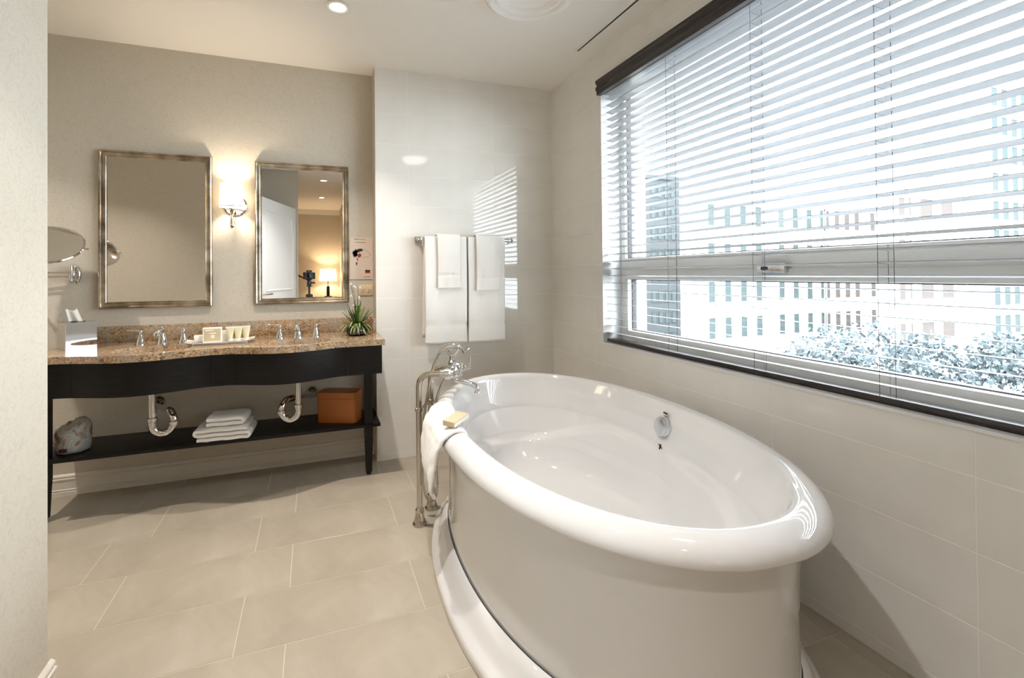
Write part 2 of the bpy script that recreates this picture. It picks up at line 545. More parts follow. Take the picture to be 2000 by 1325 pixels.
# floor tiles, two alternating offsets
FR = [3.40, 3.263, 2.955, 2.643, 2.333, 2.022, 1.716, 1.413, 1.106, 0.80, 0.494, 0.188, -0.06]
for r in range(len(FR) - 1):
    y1, y0 = FR[r], FR[r + 1]
    off = -0.093 if r % 2 == 0 else 0.375
    xs = [off + 0.6235 * k for k in range(-6, 6)]
    xs = [x for x in xs if -2.08 < x < 1.60]
    xs = [-2.1] + xs + [1.611]
    if y1 <= YL + 0.01:
        xs = [XL - 0.01] + [x for x in xs if x > XL + 0.02]
    xs = xs + [1.672]
    for a, b in zip(xs, xs[1:]):
        w, h = b - a - 0.003, y1 - y0 - 0.003
        o = new('floor_tile', tmesh(w, h, 0.001, 'floortile'), None, floor, (a + 0.0015, y0 + 0.0015, 0))
        o.rotation_euler = (-PI / 2, 0, 0)

# baseboards: moulded profile
def baseboard(name, p0, p1, nrm, h=0.115):
    """profile swept from p0 to p1, thickness towards nrm"""
    prof = [(0, 0), (0.018, 0), (0.018, 0.020), (0.012, 0.023), (0.012, 0.026), (0.016, 0.029), (0.016, 0.032), (0.012, 0.035), (0.012, 0.082), (0.016, 0.086), (0.016, 0.091), (0.009, 0.095), (0.009, 0.098), (0.013, 0.102), (0.011, 0.108), (0.004, h), (0, h)]
    bm = bmesh.new()
    n = Vector(nrm)
    ends = []
    for p in (p0, p1):
        ends.append([bm.verts.new(Vector((p[0], p[1], 0)) + n * d + Vector((0, 0, z))) for d, z in prof])
    for i in range(len(prof)):
        j = (i + 1) % len(prof)
        bm.faces.new((ends[0][i], ends[0][j], ends[1][j], ends[1][i]))
    bm.faces.new(ends[0]); bm.faces.new(ends[1][::-1])
    return struct(bm_obj(name, bm, 'base'))
baseboard('baseboard_back', (-2.0, YB), (0.381, YB), (0, -1, 0))
baseboard('baseboard_left', (XL, -0.05), (XL, YL + 0.016), (1, 0, 0))
baseboard('baseboard_alcove', (-2.0, YL), (XL, YL), (0, 1, 0))
bm = bmesh.new()
for y0, d in ((-3.9, 0.05), (-3.9, 0.03)):
    bx(bm, -1.6, 0.52, y0, y0 + d, HC - (0.05 if d > 0.04 else 0.10), HC - (0.0 if d > 0.04 else 0.05))
struct(bm_obj('trim_1', bm, 'whitepaint'))

# ------------------------------------------------------------------ window and blind
win = bpy.data.objects.new('window_1', None); COL.objects.link(win); struct(win)
win.location = (0, 0, 0)
t = 0.006
bm = bmesh.new()
bx(bm, XR, 1.86, WY1 - t, WY1, WZ0, WZ1); bx(bm, XR, 1.86, WY0, WY0 + t, WZ0, WZ1)
bx(bm, XR - 0.003, 1.86, WY0, WY1, WZ0 - 0.008, WZ0 + 0.003); bx(bm, XR, 1.86, WY0, WY1, WZ1 - t, WZ1)
bm_obj('reveal', bm, 'reveal', win)
XF = 1.835
def fr_bar(name, y0, y1, z0, z1, x0=XF - 0.03, x1=XF + 0.035, mt='winframe'):
    return box(name, x0, x1, y0, y1, z0, z1, mt, win, 0.004)
fr_bar('frame_jamb', WY1 - 0.05, WY1 - t, WZ0, WZ1)
fr_bar('frame_jamb', WY0 + t, WY0 + 0.05, WZ0, WZ1)
fr_bar('frame_head', WY0 + 0.05, WY1 - 0.05, WZ1 - 0.06, WZ1 - t)
fr_bar('frame_sill', WY0 + 0.05, WY1 - 0.05, WZ0 + 0.003, WZ0 + 0.048)
fr_bar('transom', WY0 + 0.05, WY1 - 0.05, 1.222, 1.302)
SY0, SY1, SZ0, SZ1 = WY0 + 0.049, WY1 - 0.049, 0.832, 1.2235
fr_bar('sash_rail', SY0, SY1, SZ1 - 0.052, SZ1, XF - 0.04)
fr_bar('sash_rail', SY0, SY1, SZ0, SZ0 + 0.03, XF - 0.04)
fr_bar('sash_stile', SY1 - 0.035, SY1, SZ0 + 0.03, SZ1 - 0.052, XF - 0.04)
fr_bar('sash_stile', SY0, SY0 + 0.035, SZ0 + 0.03, SZ1 - 0.052, XF - 0.04)
bm = bmesh.new()
for (a, b, c, d) in ((SY1 - 0.042, SY1 - 0.035, SZ0 + 0.03, SZ1 - 0.052), (SY0 + 0.035, SY1 - 0.035, SZ1 - 0.057, SZ1 - 0.052), (SY0 + 0.035, SY1 - 0.035, SZ0 + 0.03, SZ0 + 0.034),
                     (WY0 + 0.05, WY1 - 0.05, 1.302, 1.307), (WY1 - 0.055, WY1 - 0.05, 1.307, WZ1 - 0.06)):
    bx(bm, XF - 0.01, XF + 0.02, a, b, c, d)
bm_obj('gasket', bm, 'gasket', win)
box('pane', XF + 0.003, XF + 0.007, WY0 + 0.05, WY1 - 0.05, 1.302, WZ1 - 0.06, 'glass', win)
box('pane', XF + 0.003, XF + 0.007, SY0 + 0.03, SY1 - 0.03, SZ0 + 0.03, SZ1 - 0.05, 'glass', win)
la = box('latch', XF - 0.062, XF - 0.04, 1.385, 1.515, 1.205, 1.247, M['alu'], win, 0.006)
lathe('latch_knob', [(0, 0), (0.009, 0), (0.009, 0.01), (0.005, 0.012), (0, 0.012)], 'black', la, 16, axis_m((XF - 0.062, 1.475, 1.226), (-1, 0, 0)))

blind = thing('venetian_blind', 'wide pale venetian blind with dark brown valance and bottom rail at window', 'blind', (1.72, 1.43, 0.79))
BX, BY, BZ = 1.72, 1.43, 0.79
bm = bmesh.new()
prof = [(1.640, 2.305), (1.640, 2.325), (1.634, 2.333), (1.634, 2.352), (1.640, 2.360), (1.640, 2.372), (1.632, 2.380), (1.632, 2.392), (1.6695, 2.392), (1.6695, 2.36), (1.76, 2.355), (1.76, 2.30), (1.70, 2.30)]
prof = [(1.640, 2.305), (1.640, 2.325), (1.633, 2.333), (1.633, 2.350), (1.640, 2.358), (1.640, 2.370), (1.631, 2.379), (1.631, 2.392), (1.6685, 2.392), (1.6685, 2.305)]
a = [bm.verts.new((x, WY0 - 0.02, z)) for x, z in prof]; b = [bm.verts.new((x, WY1 - 0.005, z)) for x, z in prof]
bm.faces.new(a); bm.faces.new(b[::-1])
for i in range(len(prof)):
    j = (i + 1) % len(prof)
    bm.faces.new((a[i], a[j], b[j], b[i]))
o = bm_obj('valance', bm, 'valance', None); o.parent = blind; o.matrix_parent_inverse = Matrix.Translation((-BX, -BY, -BZ))
o = box('head_rail', 1.69, 1.75, WY0 + 0.012, WY1 - 0.012, 2.315, 2.352, 'slat'); o.parent = blind; o.matrix_parent_inverse = Matrix.Translation((-BX, -BY, -BZ))
o = box('bottom_rail', 1.692, 1.748, WY0 + 0.012, WY1 - 0.012, 0.7895, 0.811, 'valance', None, 0.005); o.parent = blind; o.matrix_parent_inverse = Matrix.Translation((-BX, -BY, -BZ))
# slat: shallow crowned strip, room edge a little higher
SLN, SP, TILT = 34, 0.0436, math.radians(7)
HL = (WY1 - WY0) / 2 - 0.013
me_s = None
bm = bmesh.new()
up_, lo_ = [], []
for i in range(7):
    s = -0.025 + 0.05 * i / 6
    z = 0.0022 * (1 - (s / 0.025) ** 2)
    x_, z_ = s * math.cos(TILT) + z * math.sin(TILT), -s * math.sin(TILT) + z * math.cos(TILT)
    up_.append((x_, z_ + 0.0007)); lo_.append((x_, z_ - 0.0007))
prof = up_ + lo_[::-1]
a = [bm.verts.new((x, -HL, z)) for x, z in prof]; b = [bm.verts.new((x, HL, z)) for x, z in prof]
bm.faces.new(a); bm.faces.new(b[::-1])
for i in range(len(prof)):
    j = (i + 1) % len(prof)
    bm.faces.new((a[i], a[j], b[j], b[i]))
s0 = bm_obj('slat', bm, 'slat', blind, True, angle=40)
yc = (WY0 + WY1) / 2 - BY
s0.location = (0, yc, 0.845 - BZ)
for k in range(1, SLN):
    c = s0.copy(); COL.objects.link(c); c.parent = blind
    c.location = (0, yc, 0.845 - BZ + SP * k)
for y in (1.96, 1.46, 1.00, 0.56):
    bm = bmesh.new()
    for x in (-0.0265, 0.0265):
        tube_bm([(x, y - BY, 0.02), (x, y - BY, 1.53)], 0.0009, 5, bm)
    tube_bm([(0.002, y - BY - 0.03, 0.02), (0.002, y - BY - 0.03, 1.53)], 0.0010, 5, bm)
    for k in range(SLN):
        z = 0.845 - BZ + SP * k - 0.003
        tube_bm([(-0.0265, y - BY, z + 0.003), (0.0265, y - BY, z - 0.003)], 0.0005, 4, bm)
    bm_obj('ladder_cord', bm, 'cord', blind)

# ------------------------------------------------------------------ ceiling fittings
def downlight(x, y, label, w=DOWN_W, ceil=HC, col=WARM):
    t = thing('recessed_downlight', label, 'downlight', (x, y, ceil), 0, 'recessed ceiling downlights')
    lathe('trim_ring', [(0.040, -0.004), (0.046, -0.001), (0.062, -0.002), (0.065, -0.0065), (0.058, -0.0085), (0.046, -0.0065), (0.040, -0.004)], 'whitepaint', t, 32)
    lathe('lens', [(0, -0.0075), (0.024, -0.0073), (0.030, -0.0060), (0.036, -0.0035), (0.040, -0.003), (0.040, -0.001), (0, -0.001)], 'lampglow', t, 24)
    l = light('downlight_lamp', 'AREA', (x, y, ceil - 0.012), w, col, shape='DISK', size=0.06, spread=math.radians(95))
    l.parent = t
    l.location = (0, 0, -0.012)
    return t
downlight(0.122, 2.514, 'round white recessed downlight in the ceiling above the right mirror')
downlight(-1.60, 2.514, 'round recessed downlight in the ceiling of the alcove left of the vanity')
downlight(0.14, 1.15, 'round recessed downlight in the ceiling between the doorway and bathtub', w=9.5, col=(1.0, 0.97, 0.94))
downlight(0.14, -0.60, 'recessed downlight in the hall ceiling, the nearer one in the mirror')
downlight(0.14, -2.20, 'recessed downlight in the hall ceiling, the farther one in the mirror')

t = thing('ceiling_medallion', 'white round ceiling medallion with stepped rings above the bathtub', 'ceiling medallion', (0.975, 2.055, HC))
MED = mat('white_plaster', (0.90, 0.89, 0.87), 0.5)
lathe('outer_ring', [(0.140, -0.001), (0.143, -0.026), (0.150, -0.038), (0.160, -0.040), (0.168, -0.030), (0.173, -0.030), (0.178, -0.046), (0.190, -0.052), (0.204, -0.044), (0.210, -0.024), (0.214, -0.024), (0.219, -0.030), (0.228, -0.024), (0.231, -0.001)], MED, t, 72)
lathe('dished_centre', [(0, -0.003), (0.09, -0.004), (0.128, -0.009), (0.1405, -0.014), (0.1405, -0.001), (0, -0.001)], MED, t, 64)
t = thing('flush_ceiling_light', 'round opal glass ceiling light over the near end of the bathtub', 'ceiling light', (1.10, 0.88, HC))
lathe('ceiling_pan', [(0, -0.001), (0.15, -0.001), (0.155, -0.012), (0.14, -0.022), (0, -0.022)], 'nickel', t, 40)
lathe('glass_bowl', [(0.135, -0.022), (0.13, -0.045), (0.10, -0.072), (0.05, -0.088), (0, -0.092)], 'bowlglow', t, 40)
t = thing('linear_air_slot', 'long thin black ventilation slot in the ceiling beside the window', 'air vent', (1.523, 1.2, HC))
bm = bmesh.new()
bx(bm, -0.020, -0.0065, -1.15, 1.345, -0.0035, -0.0005); bx(bm, 0.0065, 0.020, -1.15, 1.345, -0.0035, -0.0005); bx(bm, -0.0065, 0.0065, 1.332, 1.345, -0.0035, -0.0005)
bm_obj('flange', bm, 'ceiling', t)
box('slot', -0.0065, 0.0065, -1.15, 1.332, -0.0018, -0.0004, 'black', t)

# ------------------------------------------------------------------ bathtub
TX, TY, TROT, TN = 1.0104, 1.7104, -0.0448, 2.143
tub = thing('bathtub', 'large white freestanding oval bathtub on a flared plinth under the window', 'bathtub', (TX, TY, 0), TROT)
SEG = 144
def sel(a, b, i, n=TN):
    th = 2 * PI * i / SEG
    c, s = math.cos(th), math.sin(th)
    return (b * math.copysign(abs(c) ** (2 / n), c), a * math.copysign(abs(s) ** (2 / n), s))
def loft(name, rings, material, parent, cap0=False, cap1=False, fn=None, angle=None):
    bm = bmesh.new()
    R = []
    for k, (a, b, z, *nn) in enumerate(rings):
        ring = []
        for i in range(SEG):
            x, y = sel(a, b, i, nn[0] if nn else TN)
            p = Vector((x, y, z))
            if fn:
                p = fn(p, k)
            ring.append(bm.verts.new(p))
        R.append(ring)
    for p, q in zip(R, R[1:]):
        for i in range(SEG):
            j = (i + 1) % SEG
            bm.faces.new((p[i], p[j], q[j], q[i]))
    if cap0: bm.faces.new(R[0][::-1])
    if cap1: bm.faces.new(R[-1])
    return bm_obj(name, bm, material, parent, True, None, angle)
A0, B0, ZR = 0.918, 0.527, 0.624
# rolled rim: from under the lip, round the outside, over the crest and down inside to the basin floor
rim = []
for da, z in ((-0.030, 0.570), (0.000, 0.569), (0.026, 0.568), (0.0325, 0.568), (0.0355, 0.570), (0.0365, 0.575), (0.0350, 0.586), (0.030, 0.598), (0.020, 0.6095), (0.006, 0.6185), (-0.010, 0.6240), (-0.025, 0.6256), (-0.038, 0.6245), (-0.048, 0.6195), (-0.054, 0.610), (-0.058, 0.598)):
    rim.append((A0 + da, B0 + da, z))
ins = [(0.066, 0.082, 0.57), (0.084, 0.092, 0.53), (0.104, 0.101, 0.49), (0.120, 0.108, 0.46), *[(0.120 + 0.070 * (k / 23), 0.108 + 0.035 * (k / 23), 0.456 - 0.005 * k) for k in range(24)], *[(0.192 + 0.033 * (k / 11), 0.144 + 0.021 * (k / 11), 0.335 - 0.005 * k) for k in range(12)], (0.270, 0.195, 0.22), (0.320, 0.232, 0.18), (0.40, 0.29, 0.158), (0.55, 0.40, 0.150), (0.75, 0.49, 0.147)]
for ia, ib, z in ins:
    rim.append((A0 - ia, B0 - ib, z))
def ledge(p, k):
    z = p.z
    if z < 0.56 and k > 14:
        ay = abs(p.y)
        am = math.sin(PI / 2 * min(1.0, ay / 0.26)) if ay < 0.26 else 1.0
        am *= max(0.0, min(1.0, abs(p.x) / 0.16))
        zl = 0.430 - 0.14 * max(0.0, (ay - 0.36) / 0.36) ** 1.4
        s = 1 / (1 + math.exp(max(-40, min(40, (z - zl) / 0.0045)))) * max(0, min(1, (z - 0.15) / 0.14))
        q = 1 - 0.075 * am * s
        return Vector((p.x * q, p.y * (1 - 0.04 * am * s), z))
    return p
loft('rim_and_basin', rim, 'tub', tub, fn=ledge, cap1=True)
loft('pedestal', [(0.868, 0.492, 0.122), (0.876, 0.498, 0.136), (0.876, 0.498, 0.16), (0.874, 0.496, 0.30), (0.876, 0.498, 0.42), (0.884, 0.504, 0.49), (0.897, 0.512, 0.572)], 'tub', tub)
loft('plinth', [(0.945, 0.566, 0.0), (0.952, 0.573, 0.004), (0.952, 0.573, 0.030), (0.945, 0.566, 0.042), (0.930, 0.552, 0.052), (0.920, 0.540, 0.070), (0.912, 0.531, 0.095), (0.902, 0.520, 0.115), (0.888, 0.509, 0.126), (0.882, 0.503, 0.131), (0.80, 0.44, 0.131)], 'tub', tub, cap0=True)
loft('seam', [(0.880, 0.501, 0.1285), (0.8805, 0.5015, 0.1325), (0.877, 0.4985, 0.1335)], 'gasket', tub)
# overflow on the inner window-side wall
ov = bpy.data.objects.new('overflow_fitting', None)
mx_ = axis_m((0.432, 0.02, 0.535), (-0.97, 0.02, 0.24))
ovr = lathe('overflow_fitting', [(0.046, -0.006), (0.046, 0.006), (0.0445, 0.0095), (0.039, 0.011), (0.038, 0.020), (0.0365, 0.0225), (0.026, 0.0245), (0, 0.025)], 'alu', tub, 36, mx_)
mb = axis_m((0.4425, 0.02, 0.576), (-0.97, 0.02, 0.24))
bm = bmesh.new(); v, fs = bx(bm, -0.013, 0.013, -0.004, 0.004, 0.000, 0.003)
for q in v:
    q.co = axis_m((0.4455, 0.02, 0.590), (-0.97, 0.02, 0.24), (0, 1, 0)) @ q.co
bm_obj('nameplate', bm, 'darkmetal', tub)
bm = bmesh.new()
mb = axis_m((0.4125, 0.02, 0.447), (-0.97, 0.02, 0.24), (0, 1, 0))
def strip(bm, mtx, pts, w, d=0.0015):
    for (x0, y0), (x1, y1) in zip(pts, pts[1:]):
        dx, dy = x1 - x0, y1 - y0
        L = math.hypot(dx, dy); px, py = -dy / L * w / 2, dx / L * w / 2
        P = [(x0 + px, y0 + py), (x0 - px, y0 - py), (x1 - px, y1 - py), (x1 + px, y1 + py)]
        a = [bm.verts.new(mtx @ Vector((x, y, -0.004))) for x, y in P]; b = [bm.verts.new(mtx @ Vector((x, y, d))) for x, y in P]
        bm.faces.new(a[::-1]); bm.faces.new(b)
        for i in range(4):
            j = (i + 1) % 4
            bm.faces.new((a[i], a[j], b[j], b[i]))
strip(bm, mb, [(0, 0.012), (0.001, 0.002), (-0.001, -0.010)], 0.0035)
strip(bm, mb, [(-0.012, 0.004), (0.0, -0.002), (0.012, -0.007)], 0.0022)
strip(bm, mb, [(0.0, 0.009), (0.005, 0.007)], 0.003)
bm_obj('emblem', bm, 'darkmetal', tub)

# ------------------------------------------------------------------ floor-standing tub filler
fil = thing('tub_filler', 'polished nickel floor-standing tub filler with hand shower behind the bathtub rim', 'faucet', (0.5225, 2.364, 0))
def fl(P):      # room point -> filler-local
    return Vector((P[0] - 0.5225, P[1] - 2.364, P[2]))
P1, P2 = Vector((0.477, 2.295, 0)), Vector((0.568, 2.433, 0))
nv = Vector((0.836, -0.55, 0))
tv = Vector((0.55, 0.836, 0))
ZM = 0.735
for P in (P1, P2):
    pts = round_path([fl(P), fl(P + Vector((0, 0, ZM - 0.005))), fl(P + nv * 0.145 + Vector((0, 0, ZM)))], 0.10, 10)
    tube('supply_pipe', pts, 0.014, 'nickel', fil, 16)
    lathe('floor_flange', [(0.034, 0.0), (0.034, 0.010), (0.029, 0.014), (0.029, 0.022), (0.024, 0.032), (0.019, 0.062), (0.021, 0.066), (0.021, 0.074), (0.0155, 0.080), (0.014, 0.09)], 'nickel', fil, 24, Matrix.Translation(fl(P)))
    lathe('pipe_collar', [(0.014, 0.0), (0.0185, 0.004), (0.0185, 0.018), (0.014, 0.022)], 'nickel', fil, 20, Matrix.Translation(fl(P + Vector((0, 0, 0.545)))))
c0, c1 = fl(P1 + Vector((0, 0, 0.556))), fl(P2 + Vector((0, 0, 0.556)))
tube('cross_brace', [c0, c1], 0.007, 'nickel', fil, 12)
e0, e1 = P1 + nv * 0.145 + Vector((0, 0, ZM)), P2 + nv * 0.145 + Vector((0, 0, ZM))
mid = (e0 + e1) / 2
bm = bmesh.new()
for e in (e0, e1):
    lathe_bm([(0, -0.03), (0.019, -0.03), (0.019, -0.012), (0.026, -0.008), (0.026, 0.016), (0.019, 0.022), (0.019, 0.034), (0, 0.036)], 20, bm, axis_m(fl(e), nv))
tube_bm([fl(e0), fl(e1)], 0.018, 16, bm)
lathe_bm([(0, -0.036), (0.014, -0.036), (0.016, -0.02), (0.028, -0.014), (0.031, 0.0), (0.026, 0.016), (0.018, 0.026), (0.021, 0.034), (0.021, 0.046), (0.014, 0.052), (0.014, 0.068), (0.0, 0.07)], 20, bm, axis_m(fl(mid), (0, 0, 1)))
bm_obj('mixer_body', bm, 'chrome', fil, True, None, 35)
for e in (e0, e1):
    h = bmesh.new()
    q = e + nv * 0.05
    lathe_bm([(0, -0.016), (0.012, -0.016), (0.015, -0.006), (0.015, 0.006), (0.009, 0.014), (0.007, 0.024), (0, 0.026)], 16, h, axis_m(fl(q), nv))
    tube_bm([fl(q + nv * 0.014), fl(q + nv * 0.018 + Vector((0, 0, 0.03))), fl(q + nv * 0.018 + Vector((0, 0, 0.055)))], [0.0055, 0.0050, 0.0070], 10, h)
    bm_obj('lever_handle', h, 'chrome', fil, True, None, 40)
sp = [mid + Vector((0, 0, -0.03)), mid + Vector((0, 0, -0.045)) + nv * 0.02, mid + Vector((0, 0, -0.055)) + nv * 0.06, mid + Vector((0, 0, -0.066)) + nv * 0.105, mid + Vector((0, 0, -0.083)) + nv * 0.124, mid + Vector((0, 0, -0.104)) + nv * 0.126]
pts = smooth_path([fl(q) for q in sp], 6)
tube('spout', pts, [0.0125] * (len(pts) - 8) + [0.012] * 6 + [0.0145, 0.0145], 'chrome', fil, 16)
# cradle and hand shower lying across it
cr = bmesh.new()
top = mid + Vector((0, 0, 0.068))
for s in (-1, 1):
    tube_bm(smooth_path([fl(top), fl(top + nv * 0.018 * s + Vector((0, 0, 0.018))), fl(top + nv * 0.034 * s + Vector((0, 0, 0.042)))], 4), 0.0075, 10, cr)
bm_obj('cradle', cr, 'chrome', fil, True, None, 40)
hs = [top - nv * 0.062 + Vector((0, 0, 0.026)), top - nv * 0.045 + Vector((0, 0, 0.042)), top - nv * 0.02 + Vector((0, 0, 0.050)), top + nv * 0.02 + Vector((0, 0, 0.053)), top + nv * 0.045 + Vector((0, 0, 0.050)), top + nv * 0.06 + Vector((0, 0, 0.040))]
hp = smooth_path([fl(q) for q in hs], 5)
hso = tube('hand_shower', hp, [0.010 + 0.005 * math.sin(PI * i / (len(hp) - 1)) for i in range(len(hp))], 'chrome', fil, 14)
lathe('shower_rose', [(0.008, -0.018), (0.012, -0.006), (0.022, 0.008), (0.0245, 0.016), (0.0235, 0.019), (0, 0.020)], 'chrome', hso, 24, axis_m(fl(top + nv * 0.062 + Vector((0, 0, 0.040))), Vector((nv.x * 0.75, nv.y * 0.75, -0.66))))
hb = [top - nv * 0.062 + Vector((0, 0, 0.026)), top - nv * 0.092 + Vector((0, 0, -0.03)), top - nv * 0.125 + Vector((0, 0, -0.16)), top - nv * 0.155 + Vector((0, 0, -0.34)), top - nv * 0.165 + Vector((0, 0, -0.56)), top - nv * 0.15 + Vector((0, 0, -0.69)), top - nv * 0.115 + Vector((0, 0, -0.725)), top - nv * 0.085 + Vector((0, 0, -0.66)), top - nv * 0.095 + Vector((0, 0, -0.40)), top - nv * 0.085 + Vector((0, 0, -0.22)), top - nv * 0.03 + Vector((0, 0, -0.10)), mid + Vector((0, 0, -0.034))]
tube('shower_hose', smooth_path([fl(q) for q in hb], 8), 0.0065, 'nickel', fil, 10)

# ------------------------------------------------------------------ towel over the tub rim, and the soap box on it
def rim_pt(th, da, z):
    i = th / (2 * PI) * SEG
    c, s = math.cos(th), math.sin(th)
    x = (B0 + da) * math.copysign(abs(c) ** (2 / TN), c); y = (A0 + da) * math.copysign(abs(s) ** (2 / TN), s)
    return Vector((TX + math.cos(TROT) * x - math.sin(TROT) * y, TY + math.sin(TROT) * x + math.cos(TROT) * y, z))
SECT = [(-0.074, 0.545), (-0.062, 0.590), (-0.048, 0.620), (-0.026, 0.6305), (0.004, 0.628), (0.028, 0.617), (0.046, 0.594), (0.057, 0.562), (0.062, 0.52), (0.066, 0.475), (0.068, 0.43), (0.064, 0.39), (0.052, 0.358)]
TH0, TH1 = math.radians(182), math.radians(157)
def towel_fn(u, v):
    k = v * (len(SECT) - 1); i = min(int(k), len(SECT) - 2); f_ = k - i
    da = SECT[i][0] * (1 - f_) + SECT[i + 1][0] * f_; z = SECT[i][1] * (1 - f_) + SECT[i + 1][1] * f_
    hang = max(0.0, (v - 0.55) / 0.45)
    uu = u * (1 - 0.14 * hang) + 0.07 * hang
    th = TH0 + (TH1 - TH0) * uu
    fold = 0.010 * wob(u * 5.0, v * 2.2, 1.3) + 0.005 * wob(u * 13, v * 9, 0.4)
    bunch = 0.014 * math.exp(-((u - 0.55) / 0.16) ** 2 - ((v - 0.52) / 0.13) ** 2) * (1 + 0.6 * math.sin(u * 34 + v * 8))
    lift = 0.005 + 0.45 * abs(fold)
    puff = 0.014 * math.sin(PI * min(1, hang)) * math.sin(PI * u) ** 0.5
    out = 1 if v > 0.45 else 0.0
    return rim_pt(th, da + (lift + bunch) * out + fold * hang + puff, z + (lift + bunch) * (1 - hang) + 0.11 * hang * abs(u - 0.45) ** 2.2)
tw = sheet('hand_towel', towel_fn, 64, 64, -0.011, 'towel')
tag(tw, 'crumpled white hand towel draped over the bathtub rim beside the filler', 'towel')
sb = thing('soap_box', 'small tan soap box lying on the towel on the bathtub rim', 'soap box', (0.508, 1.758, 0.6475), math.radians(40))
sb.rotation_euler = (0.05, -0.10, math.radians(40))
box('wrapper', -0.05, 0.05, -0.027, 0.027, 0.0, 0.021, 'cream', sb, 0.002)
box('side_band', -0.0505, 0.0505, -0.0277, -0.0268, 0.004, 0.017, 'paperwhite', sb)

# ------------------------------------------------------------------ vanity stand
VX0, VX1 = -1.284, 0.390
van = thing('vanity_stand', 'black wooden vanity stand with bowed apron and open lower shelf', 'vanity', (-0.447, 3.10, 0))
VL = (-0.447, 3.10, 0)
def bump_y(x, base, amp):
    for c, hw in ((-0.825, 0.335), (-0.140, 0.300)):
        d = abs(x - c)
        if d < hw:
            return base - amp * (0.5 + 0.5 * math.cos(PI * d / hw)) ** 0.8
    return base
def vl(poly):
    return [(x - VL[0], y - VL[1]) for x, y in poly]
SEAMS = [-1.270, -1.093, -0.508, -0.386, 0.185, 0.376]
for xa, xb in zip(SEAMS, SEAMS[1:]):
    n = max(3, int((xb - xa) / 0.014))
    front = [(xa + 0.0008 + (xb - xa - 0.0016) * i / n, 0) for i in range(n + 1)]
    front = [(x, bump_y(x, 2.853, 0.094)) for x, _ in front]
    back = [(x, y + 0.022) for x, y in front][::-1]
    bm_obj('apron_panel', prism_bm(vl(front + back), 0.633, ZC - 0.034), 'darkwood', van, True, None, 40)
for x in (-1.270, 0.356):
    box('side_rail', x - VL[0], x + 0.020 - VL[0], 2.875 - 3.1, 3.155 - 3.1, 0.633, ZC - 0.034, 'darkwood', van)
box('back_rail', -1.25 - VL[0], 0.356 - VL[0], 3.285 - 3.1, 3.305 - 3.1, 0.70, ZC - 0.034, 'darkwood', van)
box('shelf', -1.284 - VL[0], 0.378 - VL[0], 2.955 - 3.1, 3.30 - 3.1, ZS - 0.019, ZS, 'darkwood', van, 0.002)
bm = bmesh.new()
def leg_bm():
    bm = bmesh.new()
    w0, w1 = 0.024, 0.017
    zs = [(0.018, w1), (0.14, 0.021), (0.20, 0.0235), (0.205, w0), (ZS - 0.019, w0)]
    prev = None
    for z, w in zs:
        r = [bm.verts.new((sx * w, sy * w, z)) for sx, sy in ((-1, -1), (1, -1), (1, 1), (-1, 1))]
        if prev:
            for i in range(4):
                j = (i + 1) % 4
                bm.faces.new((prev[i], prev[j], r[j], r[i]))
        else:
            bm.faces.new(r[::-1])
        prev = r
    bm.faces.new(prev)
    bx(bm, -w0, w0, -w0, w0, ZS, ZC - 0.034)
    lathe_bm([(0, 0), (0.012, 0), (0.014, 0.006), (0.009, 0.012), (0.009, 0.019), (0, 0.019)], 14, bm)
    return bm
for x in (-1.259, 0.310):
    for y in (2.990,):
        bm_obj('leg', leg_bm(), 'darkwood', van, False, (x - VL[0], y - VL[1], 0))

# stone countertop with two undermount basins
top_ = thing('stone_countertop', 'brown speckled granite countertop with serpentine front edge and backsplash', 'countertop', (-0.447, 3.10, ZC - 0.034))
TL = Vector((-0.447, 3.10, ZC - 0.034))
N = 160
xs = [VX0 + (VX1 - VX0) * i / N for i in range(N + 1)]
outer = [(x, bump_y(x, 2.825, 0.088)) for x in xs] + [(VX1, YT - 0.002), (0.379, YT - 0.002), (0.379, YB - 0.001), (VX0, YB - 0.001)]
bm = bmesh.new()
loops = [outer]
SINKS = ((-0.797, 2.935), (-0.095, 2.925))
for cx, cy in SINKS:
    loops.append([(cx + 0.185 * math.cos(2 * PI * k / 64), cy + 0.135 * math.sin(2 * PI * k / 64)) for k in range(64)])
edges = []
for lp in loops:
    vs = [bm.verts.new((x - TL.x, y - TL.y, 0.034)) for x, y in lp]
    for i in range(len(vs)):
        edges.append(bm.edges.new((vs[i], vs[(i + 1) % len(vs)])))
bmesh.ops.triangle_fill(bm, use_beauty=True, use_dissolve=False, edges=edges)
r = bmesh.ops.extrude_face_region(bm, geom=list(bm.faces))
for e in r['geom']:
    if isinstance(e, bmesh.types.BMVert):
        e.co.z -= 0.034
bm_obj('slab', bm, 'granite', top_)
box('backsplash', VX0 - TL.x, 0.379 - TL.x, YB - 0.021 - TL.y, YB - 0.001 - TL.y, 0.034, 0.127, 'granite', top_, 0.0015)
box('side_splash', 0.359 - TL.x, 0.3795 - TL.x, YT + 0.003 - TL.y, YB - 0.0215 - TL.y, 0.034, 0.127, 'granite', top_, 0.0015)
for cx, cy in SINKS:
    prof = [(1.06, -0.001), (1.0, -0.001), (0.985, -0.03), (0.93, -0.07), (0.78, -0.105), (0.5, -0.125), (0.12, -0.13), (0.0, -0.13)]
    b = lathe('sink_basin', prof, 'china', top_, 48, Matrix.Translation((cx - TL.x, cy - TL.y, 0)), sx=0.19, sy=0.14)

